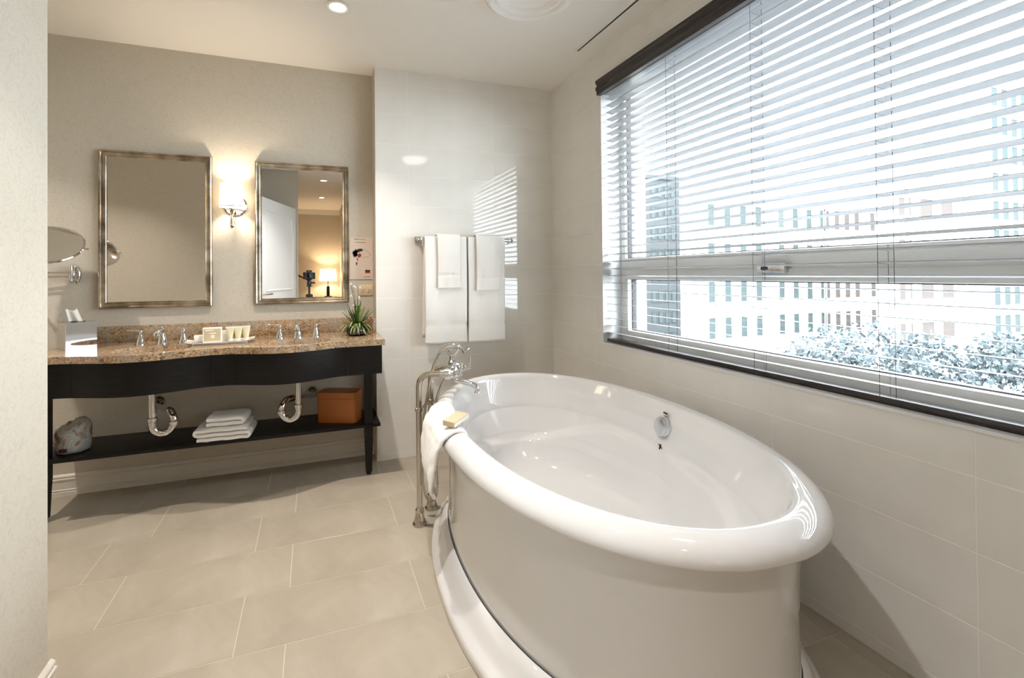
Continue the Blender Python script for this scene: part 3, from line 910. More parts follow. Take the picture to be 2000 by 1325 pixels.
# ------------------------------------------------------------------ basin faucets
def faucet(cx, cy, label):
    t = thing('basin_faucet', label, 'faucet', (cx, cy, ZC))
    bell = [(0.0, 0.0), (0.026, 0.0), (0.026, 0.006), (0.023, 0.010), (0.020, 0.024), (0.013, 0.048), (0.0105, 0.062), (0.013, 0.068), (0.013, 0.076), (0.009, 0.082), (0, 0.083)]
    for s in (-1, 1):
        hb_ = bmesh.new()
        lathe_bm(bell, 20, hb_, Matrix.Translation((s * 0.102, 0, 0)))
        hnd = bm_obj('handle', hb_, 'chrome', t, True, None, 40)
        tube('lever', smooth_path([(s * 0.102, 0, 0.079), (s * 0.118, -0.002, 0.081), (s * 0.150, -0.004, 0.083), (s * 0.163, -0.005, 0.085)], 4), 0.0048, 'chrome', hnd, 10)
    sb_ = bmesh.new()
    lathe_bm([(0.0, 0.0), (0.030, 0.0), (0.030, 0.006), (0.025, 0.012), (0.022, 0.035), (0.017, 0.060), (0.017, 0.072), (0.014, 0.086), (0.007, 0.092), (0.005, 0.100), (0, 0.102)], 24, sb_)
    # short downturned spout
    prof = [((0, -0.005, 0.072), 0.017, 0.015), ((0, -0.035, 0.080), 0.017, 0.013), ((0, -0.065, 0.080), 0.018, 0.012), ((0, -0.088, 0.070), 0.018, 0.011), ((0, -0.098, 0.052), 0.017, 0.010)]
    pts = smooth_path([p for p, _, _ in prof], 5)
    tube_bm(pts, 0.0145, 14, sb_, True, 1.25)
    bm_obj('spout', sb_, 'chrome', t, True, None, 40)
faucet(-0.797, 3.135, 'chrome basin faucet set with two levers beside the tissue box, left basin')
faucet(-0.091, 3.110, 'chrome basin faucet set with two levers between the amenity tray and plant')

# ------------------------------------------------------------------ chrome traps below the basins
def trap(label, tail, side, wallx, wallz):
    t = thing('sink_trap', label, 'drain pipe', (tail[0], tail[1], wallz))
    o_ = Vector((tail[0], tail[1], wallz))
    x, y = tail
    pts = [(x, y, 0.671), (x, y, 0.432), (x + side * 0.012, y + 0.002, 0.404), (x + side * 0.045, y + 0.010, 0.388), (x + side * 0.078, y + 0.018, 0.404), (x + side * 0.090, y + 0.022, 0.435), (x + side * 0.086, y + 0.03, 0.468), (x + side * 0.066, y + 0.062, 0.490), (x + side * 0.03, y + 0.12, 0.488)]
    up = [Vector(p) - o_ for p in pts]
    tube('tail_pipe', [up[0], up[1] + Vector((0, 0, 0.03))], 0.018, 'chrome', t, 16)
    ub = smooth_path([up[1] + Vector((0, 0, 0.03))] + up[1:], 6)
    tube('u_bend', ub, 0.0195, 'chrome', t, 16)
    tube('waste_arm', smooth_path([up[-1], (up[-1] + Vector((wallx - o_.x, YB - 0.06 - o_.y, 0))) / 2, Vector((wallx - o_.x, YB - 0.06 - o_.y, 0)), Vector((wallx - o_.x, YB - 0.002 - o_.y, 0))], 6), 0.017, 'chrome', t, 16)
    for p, d in ((up[1] + Vector((0, 0, 0.035)), (0, 0, 1)), (up[5], (0, 0, 1))):
        lathe('slip_nut', [(0.019, -0.012), (0.0245, -0.009), (0.0245, 0.009), (0.019, 0.012)], 'chrome', t, 12, axis_m(p, d))
    lathe('wall_flange', [(0.017, 0.032), (0.024, 0.024), (0.038, 0.010), (0.042, 0.002), (0.042, 0.0)], 'chrome', t, 28, axis_m((wallx - o_.x, YB - 0.001 - o_.y, 0), (0, -1, 0)))
trap('chrome drain trap hanging under the left basin near the wrapped package', (-0.793, 2.945), 1, -0.865, 0.470)
trap('chrome drain trap looping left under the right basin beside the orange box', (-0.085, 2.945), -1, -0.012, 0.452)

# ------------------------------------------------------------------ wall mirrors
def framed_mirror(x0, x1, z0, z1, label):
    cx = (x0 + x1) / 2
    t = thing('framed_mirror', label, 'mirror', (cx, YB - 0.0005, z0), 0, 'framed mirrors above the vanity')
    W, Hh = x1 - x0, z1 - z0
    prof = [(0, 0), (0, 0.018), (0.002, 0.026), (0.007, 0.030), (0.012, 0.028), (0.015, 0.022), (0.022, 0.021), (0.029, 0.017), (0.0325, 0.0165), (0.035, 0.019), (0.0375, 0.0165), (0.0375, 0.006), (0.0375, 0)]
    cor = [(-W / 2, 0), (W / 2, 0), (W / 2, Hh), (-W / 2, Hh)]
    inn = [(1, 1), (-1, 1), (-1, -1), (1, -1)]
    for k in range(4):
        j = (k + 1) % 4
        bm = bmesh.new()
        a = [bm.verts.new((cor[k][0] + inn[k][0] * u, -d, cor[k][1] + inn[k][1] * u)) for u, d in prof]
        b = [bm.verts.new((cor[j][0] + inn[j][0] * u, -d, cor[j][1] + inn[j][1] * u)) for u, d in prof]
        for i in range(len(prof) - 1):
            bm.faces.new((a[i], a[i + 1], b[i + 1], b[i]))
        bm.faces.new(a); bm.faces.new(b[::-1])
        bm.faces.new((a[0], b[0], b[-1], a[-1]))
        bm_obj('frame_side', bm, 'frame', t, True, None, 30)
    box('mirror_glass', -W / 2 + 0.036, W / 2 - 0.036, -0.009, -0.003, 0.036, Hh - 0.036, 'mirror', t)
framed_mirror(-1.148, -0.579, 1.031, 1.943, 'tall bronze framed wall mirror above the left basin, near the round mirror')
framed_mirror(-0.343, 0.222, 1.031, 1.935, 'tall bronze framed wall mirror above the right basin, reflecting a white door')

# ------------------------------------------------------------------ wall sconce
sc = thing('wall_sconce', 'lit wall sconce with white drum shade and crystal drop between the mirrors', 'wall lamp', (-0.462, YB - 0.001, 1.50))
O = Vector((-0.462, YB - 0.001, 1.50))
lathe('backplate', [(0.0, 0.0), (0.066, 0.0), (0.066, 0.006), (0.058, 0.012), (0.050, 0.010), (0.0, 0.012)], 'nickel', sc, 40, axis_m((0.006, 0, 0.150), (0, -1, 0)))
tube('arm', smooth_path([(0.004, -0.01, 0.13), (0.003, -0.04, 0.108), (0.001, -0.075, 0.096), (0, -0.10, 0.098)], 6), 0.007, 'nickel', sc, 12)
lathe('drip_cup', [(0, 0.096), (0.008, 0.096), (0.012, 0.104), (0.036, 0.110), (0.037, 0.114), (0.014, 0.114), (0.014, 0.140), (0, 0.141)], 'nickel', sc, 28, Matrix.Translation((0, -0.10, 0)))
sh = lathe('shade', [(0.0665, 0.128), (0.0600, 0.264), (0.0588, 0.264), (0.0653, 0.128), (0.0665, 0.128)], 'shade', sc, 48, Matrix.Translation((0, -0.10, 0)))
lathe('shade_trim', [(0.0668, 0.1265), (0.0672, 0.1265), (0.0668, 0.132), (0.0664, 0.132), (0.0668, 0.1265)], 'nickel', sh, 48, Matrix.Translation((0, -0.10, 0)))
lathe('crystal_drop', [(0, 0.0), (0.006, 0.0), (0.014, 0.012), (0.020, 0.022), (0.016, 0.036), (0.010, 0.060), (0.0075, 0.080), (0.010, 0.096), (0, 0.097)], 'crystal', sc, 8, Matrix.Translation((0, -0.10, 0)), angle=10)
tube('finial_rod', [(0, -0.10, -0.006), (0, -0.10, 0.098)], 0.0035, 'nickel', sc, 10)
l = light('sconce_bulb', 'POINT', (0, 0, 0), 8.0, (1.0, 0.84, 0.64), shadow_soft_size=0.022)
l.parent = sc; l.location = (0, -0.10, 0.20)

# ------------------------------------------------------------------ round magnifying mirror
rm = thing('magnifying_mirror', 'round chrome magnifying mirror on a swing arm beside the partition', 'mirror', (-1.258, YB - 0.001, 1.228))
lathe('wall_plate', [(0, 0.0), (0.034, 0.0), (0.034, 0.010), (0.030, 0.016), (0.026, 0.018), (0.024, 0.026), (0.016, 0.030), (0, 0.031)], 'chrome', rm, 32, axis_m((0, 0, 0), (0, -1, 0)), sx=0.85, sy=1.55)
for z in (0.012, -0.012):
    tube('swing_arm', [(-0.004, -0.045, z), (-0.19, -0.055, z)], 0.0048, 'chrome', rm, 10)
tube('hinge_post', [(-0.004, -0.045, -0.034), (-0.004, -0.045, 0.045)], 0.010, 'chrome', rm, 14)
tube('swing_arm', smooth_path([(-0.19, -0.055, 0.0), (-0.17, -0.12, 0.004), (-0.09, -0.20, 0.02), (-0.045, -0.235, 0.06)], 5), 0.0055, 'chrome', rm, 10)
dn = Vector((0.16, -0.64, 0.75)).normalized()
mc = Vector((-0.020, -0.255, 0.153))
tube('stem', [(-0.045, -0.235, 0.06), tuple(mc - dn * 0.01)], 0.006, 'chrome', rm, 10)
mm = axis_m(mc, dn)
rimo = lathe('mirror_rim', [(0, -0.010), (0.140, -0.008), (0.149, -0.002), (0.151, 0.004), (0.148, 0.008), (0.143, 0.0075), (0.141, 0.005)], 'chrome', rm, 64, mm)
lathe('mirror_disc', [(0, 0.0045), (0.1415, 0.0055)], 'mirror', rm, 64, mm)
tube('tilt_knob', [mm @ Vector((0.148, 0, 0.0)), mm @ Vector((0.166, 0, 0.0))], 0.005, 'chrome', rm, 10)

# ------------------------------------------------------------------ notice and socket on the wall
nt = thing('printed_notice', 'small pinkish printed notice with black feathery sketch beside the right mirror', 'poster', (0.303, YB - 0.0003, 1.183))
box('sheet', -0.075, 0.075, -0.004, -0.0005, 0.0, 0.283, 'poster', nt)
def flat(name, polys, material, parent, y=-0.0046, d=0.0005):
    bm = bmesh.new()
    for poly in polys:
        a = [bm.verts.new((x, y, z)) for x, z in poly]; b = [bm.verts.new((x, y + d, z)) for x, z in poly]
        bm.faces.new(a); bm.faces.new(b[::-1])
        for i in range(len(poly)):
            j = (i + 1) % len(poly)
            bm.faces.new((a[i], b[i], b[j], a[j]))
    return bm_obj(name, bm, material, parent)
def bar(x0, x1, z0, z1):
    return [(x0, z0), (x1, z0), (x1, z1), (x0, z1)]
def pline(pts, w):
    out = []
    for (x0, z0), (x1, z1) in zip(pts, pts[1:]):
        L = math.hypot(x1 - x0, z1 - z0); px, pz = -(z1 - z0) / L * w / 2, (x1 - x0) / L * w / 2
        out.append([(x0 + px, z0 + pz), (x0 - px, z0 - pz), (x1 - px, z1 - pz), (x1 + px, z1 + pz)])
    return out
feath = []
for k in range(13):
    a = math.radians(95 + k * 13)
    L = 0.030 + 0.012 * hsh(k)
    cx_, cz_ = -0.028 + 0.003 * k / 13, 0.175
    dx, dz = math.cos(a), math.sin(a) * 0.85
    feath.append([(cx_, cz_), (cx_ + dx * L * 0.5 - dz * 0.007, cz_ + dz * L * 0.5 + dx * 0.007), (cx_ + dx * L, cz_ + dz * L), (cx_ + dx * L * 0.5 + dz * 0.007, cz_ + dz * L * 0.5 - dx * 0.007)])
feath.append([(-0.03, 0.178), (0.012, 0.194), (0.004, 0.207), (-0.018, 0.206), (-0.035, 0.196)])
flat('feather_sketch', feath, 'ink', nt)
arc = [(0.0, 0.204), (0.022, 0.200), (0.045, 0.184), (0.060, 0.165), (0.040, 0.152), (0.014, 0.148), (-0.006, 0.152)]
flat('sketch_outline', pline([(p.x, p.z) for p in smooth_path([(x, 0, z) for x, z in arc], 4)], 0.0022), 'greyink', nt)
flat('red_detail', [[(-0.026, 0.166), (-0.010, 0.176), (0.002, 0.164), (-0.006, 0.150), (-0.020, 0.146)], [(-0.030, 0.142), (-0.024, 0.148), (-0.021, 0.128), (-0.026, 0.122)]], 'redink', nt, -0.0050)
flat('ink_drop', [[(-0.036, 0.112), (-0.028, 0.118), (-0.026, 0.104), (-0.033, 0.090)]], 'ink', nt)
for q in (bar(-0.046, -0.022, 0.268, 0.274), bar(-0.020, 0.028, 0.268, 0.271), bar(-0.040, 0.030, 0.248, 0.252), bar(0.012, 0.062, 0.014, 0.018)):
    flat('print_line', [q], 'greyink', nt)
flat('dark_swatch', [bar(0.025, 0.058, 0.052, 0.063)], 'ink', nt)
flat('red_swatch', [bar(0.025, 0.058, 0.041, 0.052)], 'redink', nt)

oc = thing('wall_socket', 'almond double power socket on the wall below the printed notice', 'power outlet', (0.332, YB - 0.0003, 1.110))
box('cover_plate', -0.047, 0.047, -0.006, 0, -0.037, 0.037, 'plate', oc, 0.002)
for s in (-1, 1):
    f_ = box('socket_face', s * 0.021 - 0.015, s * 0.021 + 0.015, -0.008, -0.005, -0.016, 0.016, 'plate', oc, 0.003)
    bm = bmesh.new()
    bx(bm, s * 0.021 - 0.007, s * 0.021 + 0.000, -0.0084, -0.0075, 0.004, 0.006); bx(bm, s * 0.021 - 0.007, s * 0.021 + 0.001, -0.0084, -0.0075, -0.006, -0.004)
    lathe_bm([(0, -0.0004), (0.0026, -0.0004), (0.0026, 0.0004), (0, 0.0004)], 10, bm, axis_m((s * 0.021 + 0.008, -0.008, 0), (0, -1, 0)))
    bm_obj('slots', bm, 'ink', f_)

# ------------------------------------------------------------------ towel bar with four towels
tb = thing('towel_bar', 'chrome towel bar with square mounts on the tiled wall', 'towel bar', (0.975, YT - 0.001, 1.445))
tube('bar', [(-0.320, -0.075, 0), (0.320, -0.075, 0)], 0.009, 'chrome', tb, 14)
for s in (-1, 1):
    box('mount', s * 0.318 - 0.02, s * 0.318 + 0.02, -0.012, 0, -0.022, 0.022, 'chrome', tb, 0.003)
    box('post', s * 0.318 - 0.009, s * 0.318 + 0.009, -0.086, -0.012, -0.009, 0.009, 'chrome', tb, 0.002)
    lathe('end_cap', [(0, 0), (0.013, 0.001), (0.014, 0.008), (0.010, 0.014), (0, 0.016)], 'chrome', tb, 16, axis_m((s * 0.327, -0.075, 0), (s, 0, 0)))
def hung_towel(name, label, x0, x1, zf, zb, yo, taper, seed, bands, xb=0.0):
    zt = 1.455 + yo * 0.7
    def fn(u, v):
        # v: 0 back hem, 0.3 over the bar, 1 front hem
        if v < 0.30:
            s = v / 0.30
            z = zb + (zt - zb) * s
            y = YT - 0.075 + 0.016 + yo
            hang = 1 - s
            side = 1
        elif v < 0.36:
            a = (v - 0.30) / 0.06 * PI
            z = zt + (0.012 + yo * 0.3) * math.sin(a)
            y = YT - 0.075 + (0.016 + yo) * math.cos(a)
            hang = 0; side = 0
        else:
            s = (v - 0.36) / 0.64
            z = zt + (zf - zt) * s
            y = YT - 0.075 - 0.016 - yo
            hang = s; side = -1
        xc = (x0 + x1) / 2; hw = (x1 - x0) / 2
        hw *= 1 - taper * hang * (1 - hang) * 1.6
        pin = 0
        for zb_, wd in bands:
            pin += math.exp(-((z - zb_) / wd) ** 2)
        hw *= 1 - 0.028 * pin
        x = xc + (u - 0.5) * 2 * hw + (xb * hang if side == 1 else 0)
        y += 0.006 * hang * wob(u * 5 + seed, v * 3, seed) - 0.004 * hang * abs(side) * (1 if side < 0 else -1) + (0.004 * pin if side < 0 else -0.002 * pin)
        if side < 0:
            y -= 0.010 * math.sin(PI * min(1, hang * 1.2)) * (0.5 + 0.5 * math.cos(u * 6.3 + seed))
        return Vector((x, y, z))
    o = sheet(name, fn, 30, 70, 0.007, 'towel')
    return tag(o, label, 'towel')
hung_towel('bath_towel', 'long white bath towel hanging on the left half of the towel bar', 0.684, 0.972, 0.752, 0.795, 0.0, 0.03, 1.0, [(0.875, 0.012)], -0.012)
hung_towel('bath_towel', 'long white bath towel hanging on the right half of the towel bar', 0.982, 1.250, 0.748, 0.80, 0.0, 0.04, 2.2, [(0.875, 0.012)])
hung_towel('hand_towel', 'short white hand towel over the left bath towel on the bar', 0.766, 0.925, 1.118, 1.16, 0.016, 0.10, 3.1, [(1.205, 0.010)])
hung_towel('hand_towel', 'short white hand towel over the right bath towel on the bar', 1.034, 1.208, 1.098, 1.16, 0.016, 0.10, 4.4, [(1.185, 0.010)])

# ------------------------------------------------------------------ things on the countertop
tk = thing('tissue_box', 'square polished silver tissue box cover on the left end of the countertop', 'tissue box', (-1.190, 3.030, ZC), math.radians(36))
bm = bmesh.new(); bx(bm, 0, 0.13, 0, 0.13, 0.0, 0.142)
bmesh.ops.bevel(bm, geom=list(bm.edges), offset=0.0015, segments=2, affect='EDGES')
bm_obj('cover', bm, mat('polished_silver', (0.70, 0.71, 0.73), 0.05, 1.0), tk, True, None, 40)
lathe('opening', [(0, 0.0005), (0.034, 0.0005), (0.034, 0.002), (0, 0.002)], 'black', tk, 28, Matrix.Translation((0.065, 0.065, 0.1415)), sx=1.0, sy=0.7)
def tis(u, v):
    w = 0.030 - 0.006 * v
    return Vector((0.060 + (u - 0.5) * 2 * w - 0.018 * v, 0.065 + 0.012 * math.sin(u * 7) * (1 - 0.5 * v) + 0.006 * v, 0.1425 + v * (0.062 + 0.006 * math.cos(u * 5) + 0.006 * u)))
sheet('tissue', tis, 20, 8, 0.001, 'paperwhite', tk)

tr_ = thing('amenity_tray', 'long shallow white porcelain tray on the countertop between the basins', 'tray', (-0.490, 3.032, ZC), math.radians(4))
bm = bmesh.new()
NX = 24
def tray_pt(i, j, lo):
    u = -1 + 2 * i / NX; w = -1 + 2 * j / 8
    x = u * 0.170; y = w * 0.062
    z = 0.010 + 0.010 * abs(u) ** 5 + 0.004 * abs(w) ** 4
    return Vector((x * (1 if not lo else 0.98), y * (1 if not lo else 0.96), z - (0.005 if lo else 0)))
A = [[bm.verts.new(tray_pt(i, j, 0)) for j in range(9)] for i in range(NX + 1)]
B = [[bm.verts.new(tray_pt(i, j, 1)) for j in range(9)] for i in range(NX + 1)]
for i in range(NX):
    for j in range(8):
        bm.faces.new((A[i][j], A[i + 1][j], A[i + 1][j + 1], A[i][j + 1])); bm.faces.new((B[i][j], B[i][j + 1], B[i + 1][j + 1], B[i + 1][j]))
for i in range(NX):
    bm.faces.new((A[i][0], B[i][0], B[i + 1][0], A[i + 1][0])); bm.faces.new((A[i][8], A[i + 1][8], B[i + 1][8], B[i][8]))
for j in range(8):
    bm.faces.new((A[0][j], A[0][j + 1], B[0][j + 1], B[0][j])); bm.faces.new((A[NX][j], B[NX][j], B[NX][j + 1], A[NX][j + 1]))
bm_obj('dish', bm, 'china', tr_, True, None, 50)
box('foot', -0.135, 0.135, -0.04, 0.04, 0.0, 0.008, 'china', tr_, 0.002)
ZT = ZC + 0.0105
# rolled face cloth
fc2 = thing('rolled_face_cloth', 'small rolled white face cloth at the left end of the tray', 'face cloth', (-0.592, 3.035, ZT + 0.022), math.radians(4))
pts = []
for k in range(60):
    a = k / 59 * 4.2 * PI; r_s = 0.005 + 0.0175 * k / 59
    pts.append((r_s * math.cos(a), r_s * math.sin(a)))
def roll(u, v):
    k = u * 59; i = min(int(k), 58); f_ = k - i
    x = pts[i][0] * (1 - f_) + pts[i + 1][0] * f_; z = pts[i][1] * (1 - f_) + pts[i + 1][1] * f_
    return Vector((-0.028 + 0.056 * v + 0.002 * math.sin(u * 9), x, z))
sheet('cloth', roll, 60, 6, 0.0035, 'towel', fc2)
cb_ = thing('amenity_carton', 'beige square amenity carton with white emblem standing on the tray', 'carton', (-0.527, 3.005, ZT + 0.0005), math.radians(5))
bm = bmesh.new(); bx(bm, -0.046, 0.046, -0.012, 0.012, 0, 0.082)
bmesh.ops.bevel(bm, geom=list(bm.edges), offset=0.001, segments=1, affect='EDGES')
bm_obj('carton', bm, 'paperwhite', cb_)
box('front_print', -0.040, 0.040, -0.0128, -0.0118, 0.007, 0.074, 'beige', cb_)
flat('lettering', [bar(-0.033, 0.006, 0.064, 0.070), bar(-0.014, 0.018, 0.048, 0.054)], 'paperwhite', cb_, -0.0133)
bm = bmesh.new(); lathe_bm([(0, 0), (0.010, 0), (0.010, 0.0006), (0, 0.0006)], 24, bm, axis_m((0.002, -0.0128, 0.033), (0, -1, 0)))
bm_obj('emblem', bm, 'paperwhite', cb_)
sj = thing('soap_carton', 'small plain white soap carton behind the beige carton on the tray', 'carton', (-0.475, 3.055, ZT + 0.0005), math.radians(3))
box('carton', -0.05, 0.03, -0.012, 0.012, 0, 0.058, 'paperwhite', sj, 0.0015)
def lotion(x, y, rz, label):
    t = thing('lotion_tube', label, 'lotion tube', (x, y, ZT + 0.0005), rz, 'lotion tubes on the tray')
    bm = bmesh.new()
    prev = None
    for k in range(9):
        s = k / 8
        a_ = 0.013 + 0.009 * s; b_2 = 0.013 * (1 - s) + 0.0015
        ring = [bm.verts.new((a_ * math.cos(2 * PI * i / 20), b_2 * math.sin(2 * PI * i / 20), 0.012 + 0.062 * s)) for i in range(20)]
        if prev:
            for i in range(20):
                j = (i + 1) % 20
                bm.faces.new((prev[i], prev[j], ring[j], ring[i]))
        else:
            bm.faces.new(ring[::-1])
        prev = ring
    bm.faces.new(prev)
    bm_obj('body', bm, 'tube', t, True, None, 50)
    lathe('cap', [(0, 0), (0.0125, 0), (0.0130, 0.003), (0.0130, 0.0125), (0, 0.0125)], 'paperwhite', t, 20)
    box('crimp', -0.0222, 0.0222, -0.0014, 0.0014, 0.0735, 0.080, 'paperwhite', t)
lotion(-0.444, 3.030, 0.08, 'pale green lotion tube upside down on the tray, nearest the carton')
lotion(-0.404, 3.034, 0.08, 'pale green lotion tube upside down on the tray, middle of three')
lotion(-0.364, 3.040, 0.08, 'pale green lotion tube upside down on the tray, rightmost of three')

# potted plant
pl = thing('potted_plant', 'grassy green plant in a low dark glass bowl at the countertop corner', 'plant', (0.255, 3.085, ZC))
lathe('glass_bowl', [(0, 0.0), (0.050, 0.0), (0.064, 0.012), (0.068, 0.030), (0.062, 0.048), (0.058, 0.050), (0.0555, 0.047), (0.061, 0.030), (0.056, 0.012), (0, 0.006)], mat('smoky_glass', (0.05, 0.03, 0.035), 0.05, 0.0, **{'Transmission Weight': 0.5}), pl, 36)
lathe('pebbles', [(0, 0.040), (0.045, 0.040), (0.0575, 0.034), (0.054, 0.012), (0, 0.008)], 'soil', pl, 28)
def blade(name, az, L, lift, droop, w, material, tilt=0):
    bm = bmesh.new()
    prev = None
    n = 8
    for k in range(n + 1):
        s = k / n
        d = L * s * math.cos(lift) * (1 - 0.12 * s) ; z = 0.042 + L * s * math.sin(lift) - droop * s * s
        z = max(z, 0.012)
        d = min(d, 0.205 - 0.0)
        ww = w * (0.55 + 0.9 * s) * (1 - s ** 2.2) + 0.0006
        p = Vector((d * math.cos(az), d * math.sin(az), z)); q = Vector((-math.sin(az), math.cos(az), 0.0)) * ww
        if 3.085 + p.y > 3.285: p.y = 0.200
        if 0.255 + p.x > 0.352: p.x = 0.097
        a, b, c = bm.verts.new(p - q + Vector((0, 0, 0.002))), bm.verts.new(p), bm.verts.new(p + q + Vector((0, 0, 0.002)))
        if prev:
            bm.faces.new((prev[0], prev[1], b, a)); bm.faces.new((prev[1], prev[2], c, b))
        prev = (a, b, c)
    return bm_obj(name, bm, material, pl, True)
rnd = random.Random(3)
for k in range(58):
    az = 2 * PI * k / 58 + rnd.uniform(-.1, .1)
    blade('leaf', az, rnd.uniform(0.15, 0.20), math.radians(rnd.uniform(36, 58)), rnd.uniform(0.12, 0.20), rnd.uniform(0.005, 0.0075), 'leaflight' if k % 2 else 'leafdark')
for k in range(44):
    az = rnd.uniform(0, 2 * PI)
    blade('leaf', az, rnd.uniform(0.13, 0.195), math.radians(rnd.uniform(45, 80)), rnd.uniform(0.0, 0.04), rnd.uniform(0.007, 0.011), 'leafdark' if k % 5 else 'leaflight')
for k in range(5):
    az = rnd.uniform(0, 2 * PI); top_z = rnd.uniform(0.22, 0.35); dx = rnd.uniform(-0.035, 0.04)
    so = tube('flower_stem', smooth_path([(0.01 * math.cos(az), 0.01 * math.sin(az), 0.04), (dx * 0.3, 0.01, top_z * 0.5), (dx, 0.015 + 0.02 * math.sin(az), top_z)], 5), 0.0014, 'stem', pl, 6)
    for j in range(3):
        s = 0.6 + 0.4 * j / 2
        c = Vector((dx * s + rnd.uniform(-.014, .014), 0.015 * s + rnd.uniform(-.01, .01), top_z * s + 0.004))
        lathe('bud', [(0, -0.007), (0.0045, -0.003), (0.005, 0.002), (0.002, 0.007), (0, 0.008)], 'bud', so, 8, Matrix.Translation(c))

# ------------------------------------------------------------------ things on the vanity shelf
def folded(name, label, loc, w, d, layers, tk_, rz, seed):
    t = thing(name, label, 'towel', loc, rz)
    # one strip folded back and forth, seen end-on at the front
    path = []
    r = tk_ * 0.5
    for k in range(layers):
        z = tk_ * (k + 0.5)
        xa, xb = (-w / 2 + r, w / 2 - r)
        inset = 0.0 if k % 2 == 0 else 0.0
        seq = [xa + (xb - xa) * i / 10 for i in range(11)]
        if k % 2: seq = seq[::-1]
        if k == 0: seq = seq[0:]
        path += [(x, z) for x in seq]
        if k < layers - 1:
            s = 1 if k % 2 == 0 else -1
            cx_ = xb if s > 0 else xa
            for a in (-60, -30, 0, 30, 60):
                path.append((cx_ + s * tk_ * 0.5 * math.cos(math.radians(a)), z + tk_ * 0.5 + tk_ * 0.5 * math.sin(math.radians(a))))
    th = tk_ * 0.82
    bm = bmesh.new()
    n = len(path)
    cols = []
    ny = 14
    for jy in range(ny + 1):
        v = jy / ny
        y = -d / 2 + d * v
        edge = min(v, 1 - v) * ny
        puff = 1.0 if edge >= 1 else 0.75
        A, B = [], []
        for i, (x, z) in enumerate(path):
            x0, z0 = path[max(i - 1, 0)]; x1, z1 = path[min(i + 1, n - 1)]
            tx, tz = x1 - x0, z1 - z0; L = math.hypot(tx, tz) or 1
            nx, nz = -tz / L, tx / L
            wv = 0.0018 * wob(x * 30 + seed, y * 24, seed + i * 0.02)
            ye = y + (0.004 * wob(x * 40, z * 60, seed + 2) if edge < 1 else 0)
            e = th / 2 * puff
            A.append(bm.verts.new((x + nx * e, ye, max(z + nz * e + wv, 0.0005)))); B.append(bm.verts.new((x - nx * e, ye, max(z - nz * e + wv, 0.0005))))
        cols.append((A, B))
    for (A, B), (C, D) in zip(cols, cols[1:]):
        for i in range(n - 1):
            bm.faces.new((A[i], A[i + 1], C[i + 1], C[i])); bm.faces.new((B[i], D[i], D[i + 1], B[i + 1]))
        bm.faces.new((A[0], C[0], D[0], B[0])); bm.faces.new((A[-1], B[-1], D[-1], C[-1]))
    for A, B in (cols[0], cols[-1]):
        for i in range(n - 1):
            bm.faces.new((A[i], B[i], B[i + 1], A[i + 1]))
    bm_obj('folded_cloth', bm, 'towel', t, True, None, 70)
    return t
folded('folded_towel', 'larger folded white towel at the bottom of the stack on the shelf', (-0.468, 3.060, ZS), 0.270, 0.215, 3, 0.024, math.radians(-3), 1.0)
folded('folded_towel', 'smaller folded white towel on top of the stack on the shelf', (-0.462, 3.062, ZS + 0.0725), 0.195, 0.175, 2, 0.026, math.radians(-5), 2.0)

ob = thing('leather_box', 'orange leather lidded box with rounded corners at the right end of the shelf', 'box', (0.150, 3.115, ZS), math.radians(-24))
def rrect(lx, ly, r, n=6):
    P = []
    for cx_, cy_, a0 in ((lx - r, ly - r, 0), (-lx + r, ly - r, 90), (-lx + r, -ly + r, 180), (lx - r, -ly + r, 270)):
        for k in range(n + 1):
            a = math.radians(a0 + 90 * k / n)
            P.append((cx_ + r * math.cos(a), cy_ + r * math.sin(a)))
    return P
bm = prism_bm(rrect(0.122, 0.066, 0.024), 0.0, 0.145)
bm_obj('body', bm, 'leather', ob, True, None, 40)
bm = prism_bm(rrect(0.1235, 0.0675, 0.0245), 0.1475, 0.183)
bmesh.ops.bevel(bm, geom=[e for e in bm.edges if all(v.co.z > 0.18 for v in e.verts)], offset=0.004, segments=2, affect='EDGES')
bm_obj('lid', bm, 'leather', ob, True, None, 40)
bm = prism_bm(rrect(0.1205, 0.0645, 0.024), 0.144, 0.1485)
bm_obj('lid_gap', bm, 'ink', ob)

wr = thing('wrapped_package', 'rounded package in multicoloured printed wrapping at the left end of the shelf', 'package', (-1.180, 3.085, ZS))
bm = bmesh.new()
prev = None
for k, (r, z) in enumerate([(0.0, 0.0), (0.060, 0.0), (0.073, 0.006), (0.077, 0.03), (0.077, 0.07), (0.076, 0.11), (0.070, 0.133), (0.052, 0.145), (0.028, 0.148), (0.0, 0.143)]):
    ring = []
    if r == 0:
        ring = [bm.verts.new((0, 0, z))]
    else:
        for i in range(40):
            a = 2 * PI * i / 40
            rr_ = r * (1 + 0.02 * math.sin(7 * a + k) + 0.012 * math.sin(13 * a - 2 * k))
            ring.append(bm.verts.new((rr_ * math.cos(a), rr_ * math.sin(a), z + (0.018 * math.cos(a - 0.5) * (z / 0.148) ** 2 if z > 0.05 else 0) + (0.004 * math.sin(9 * a) if 0.12 < z else 0))))
    if prev:
        for i in range(40):
            j = (i + 1) % 40
            if len(prev) == 1: bm.faces.new((prev[0], ring[j], ring[i]))
            elif len(ring) == 1: bm.faces.new((prev[i], prev[j], ring[0]))
            else: bm.faces.new((prev[i], prev[j], ring[j], ring[i]))
    prev = ring
bm_obj('wrapping', bm, 'pouch', wr, True)
bm = bmesh.new()
for k in range(7):
    pass
aa = [math.radians(-112 + 5 * k) for k in range(6)]
lo_ = [bm.verts.new((0.0788 * math.cos(a), 0.0788 * math.sin(a), 0.016)) for a in aa]; hi_ = [bm.verts.new((0.0792 * math.cos(a), 0.0792 * math.sin(a), 0.034)) for a in aa]
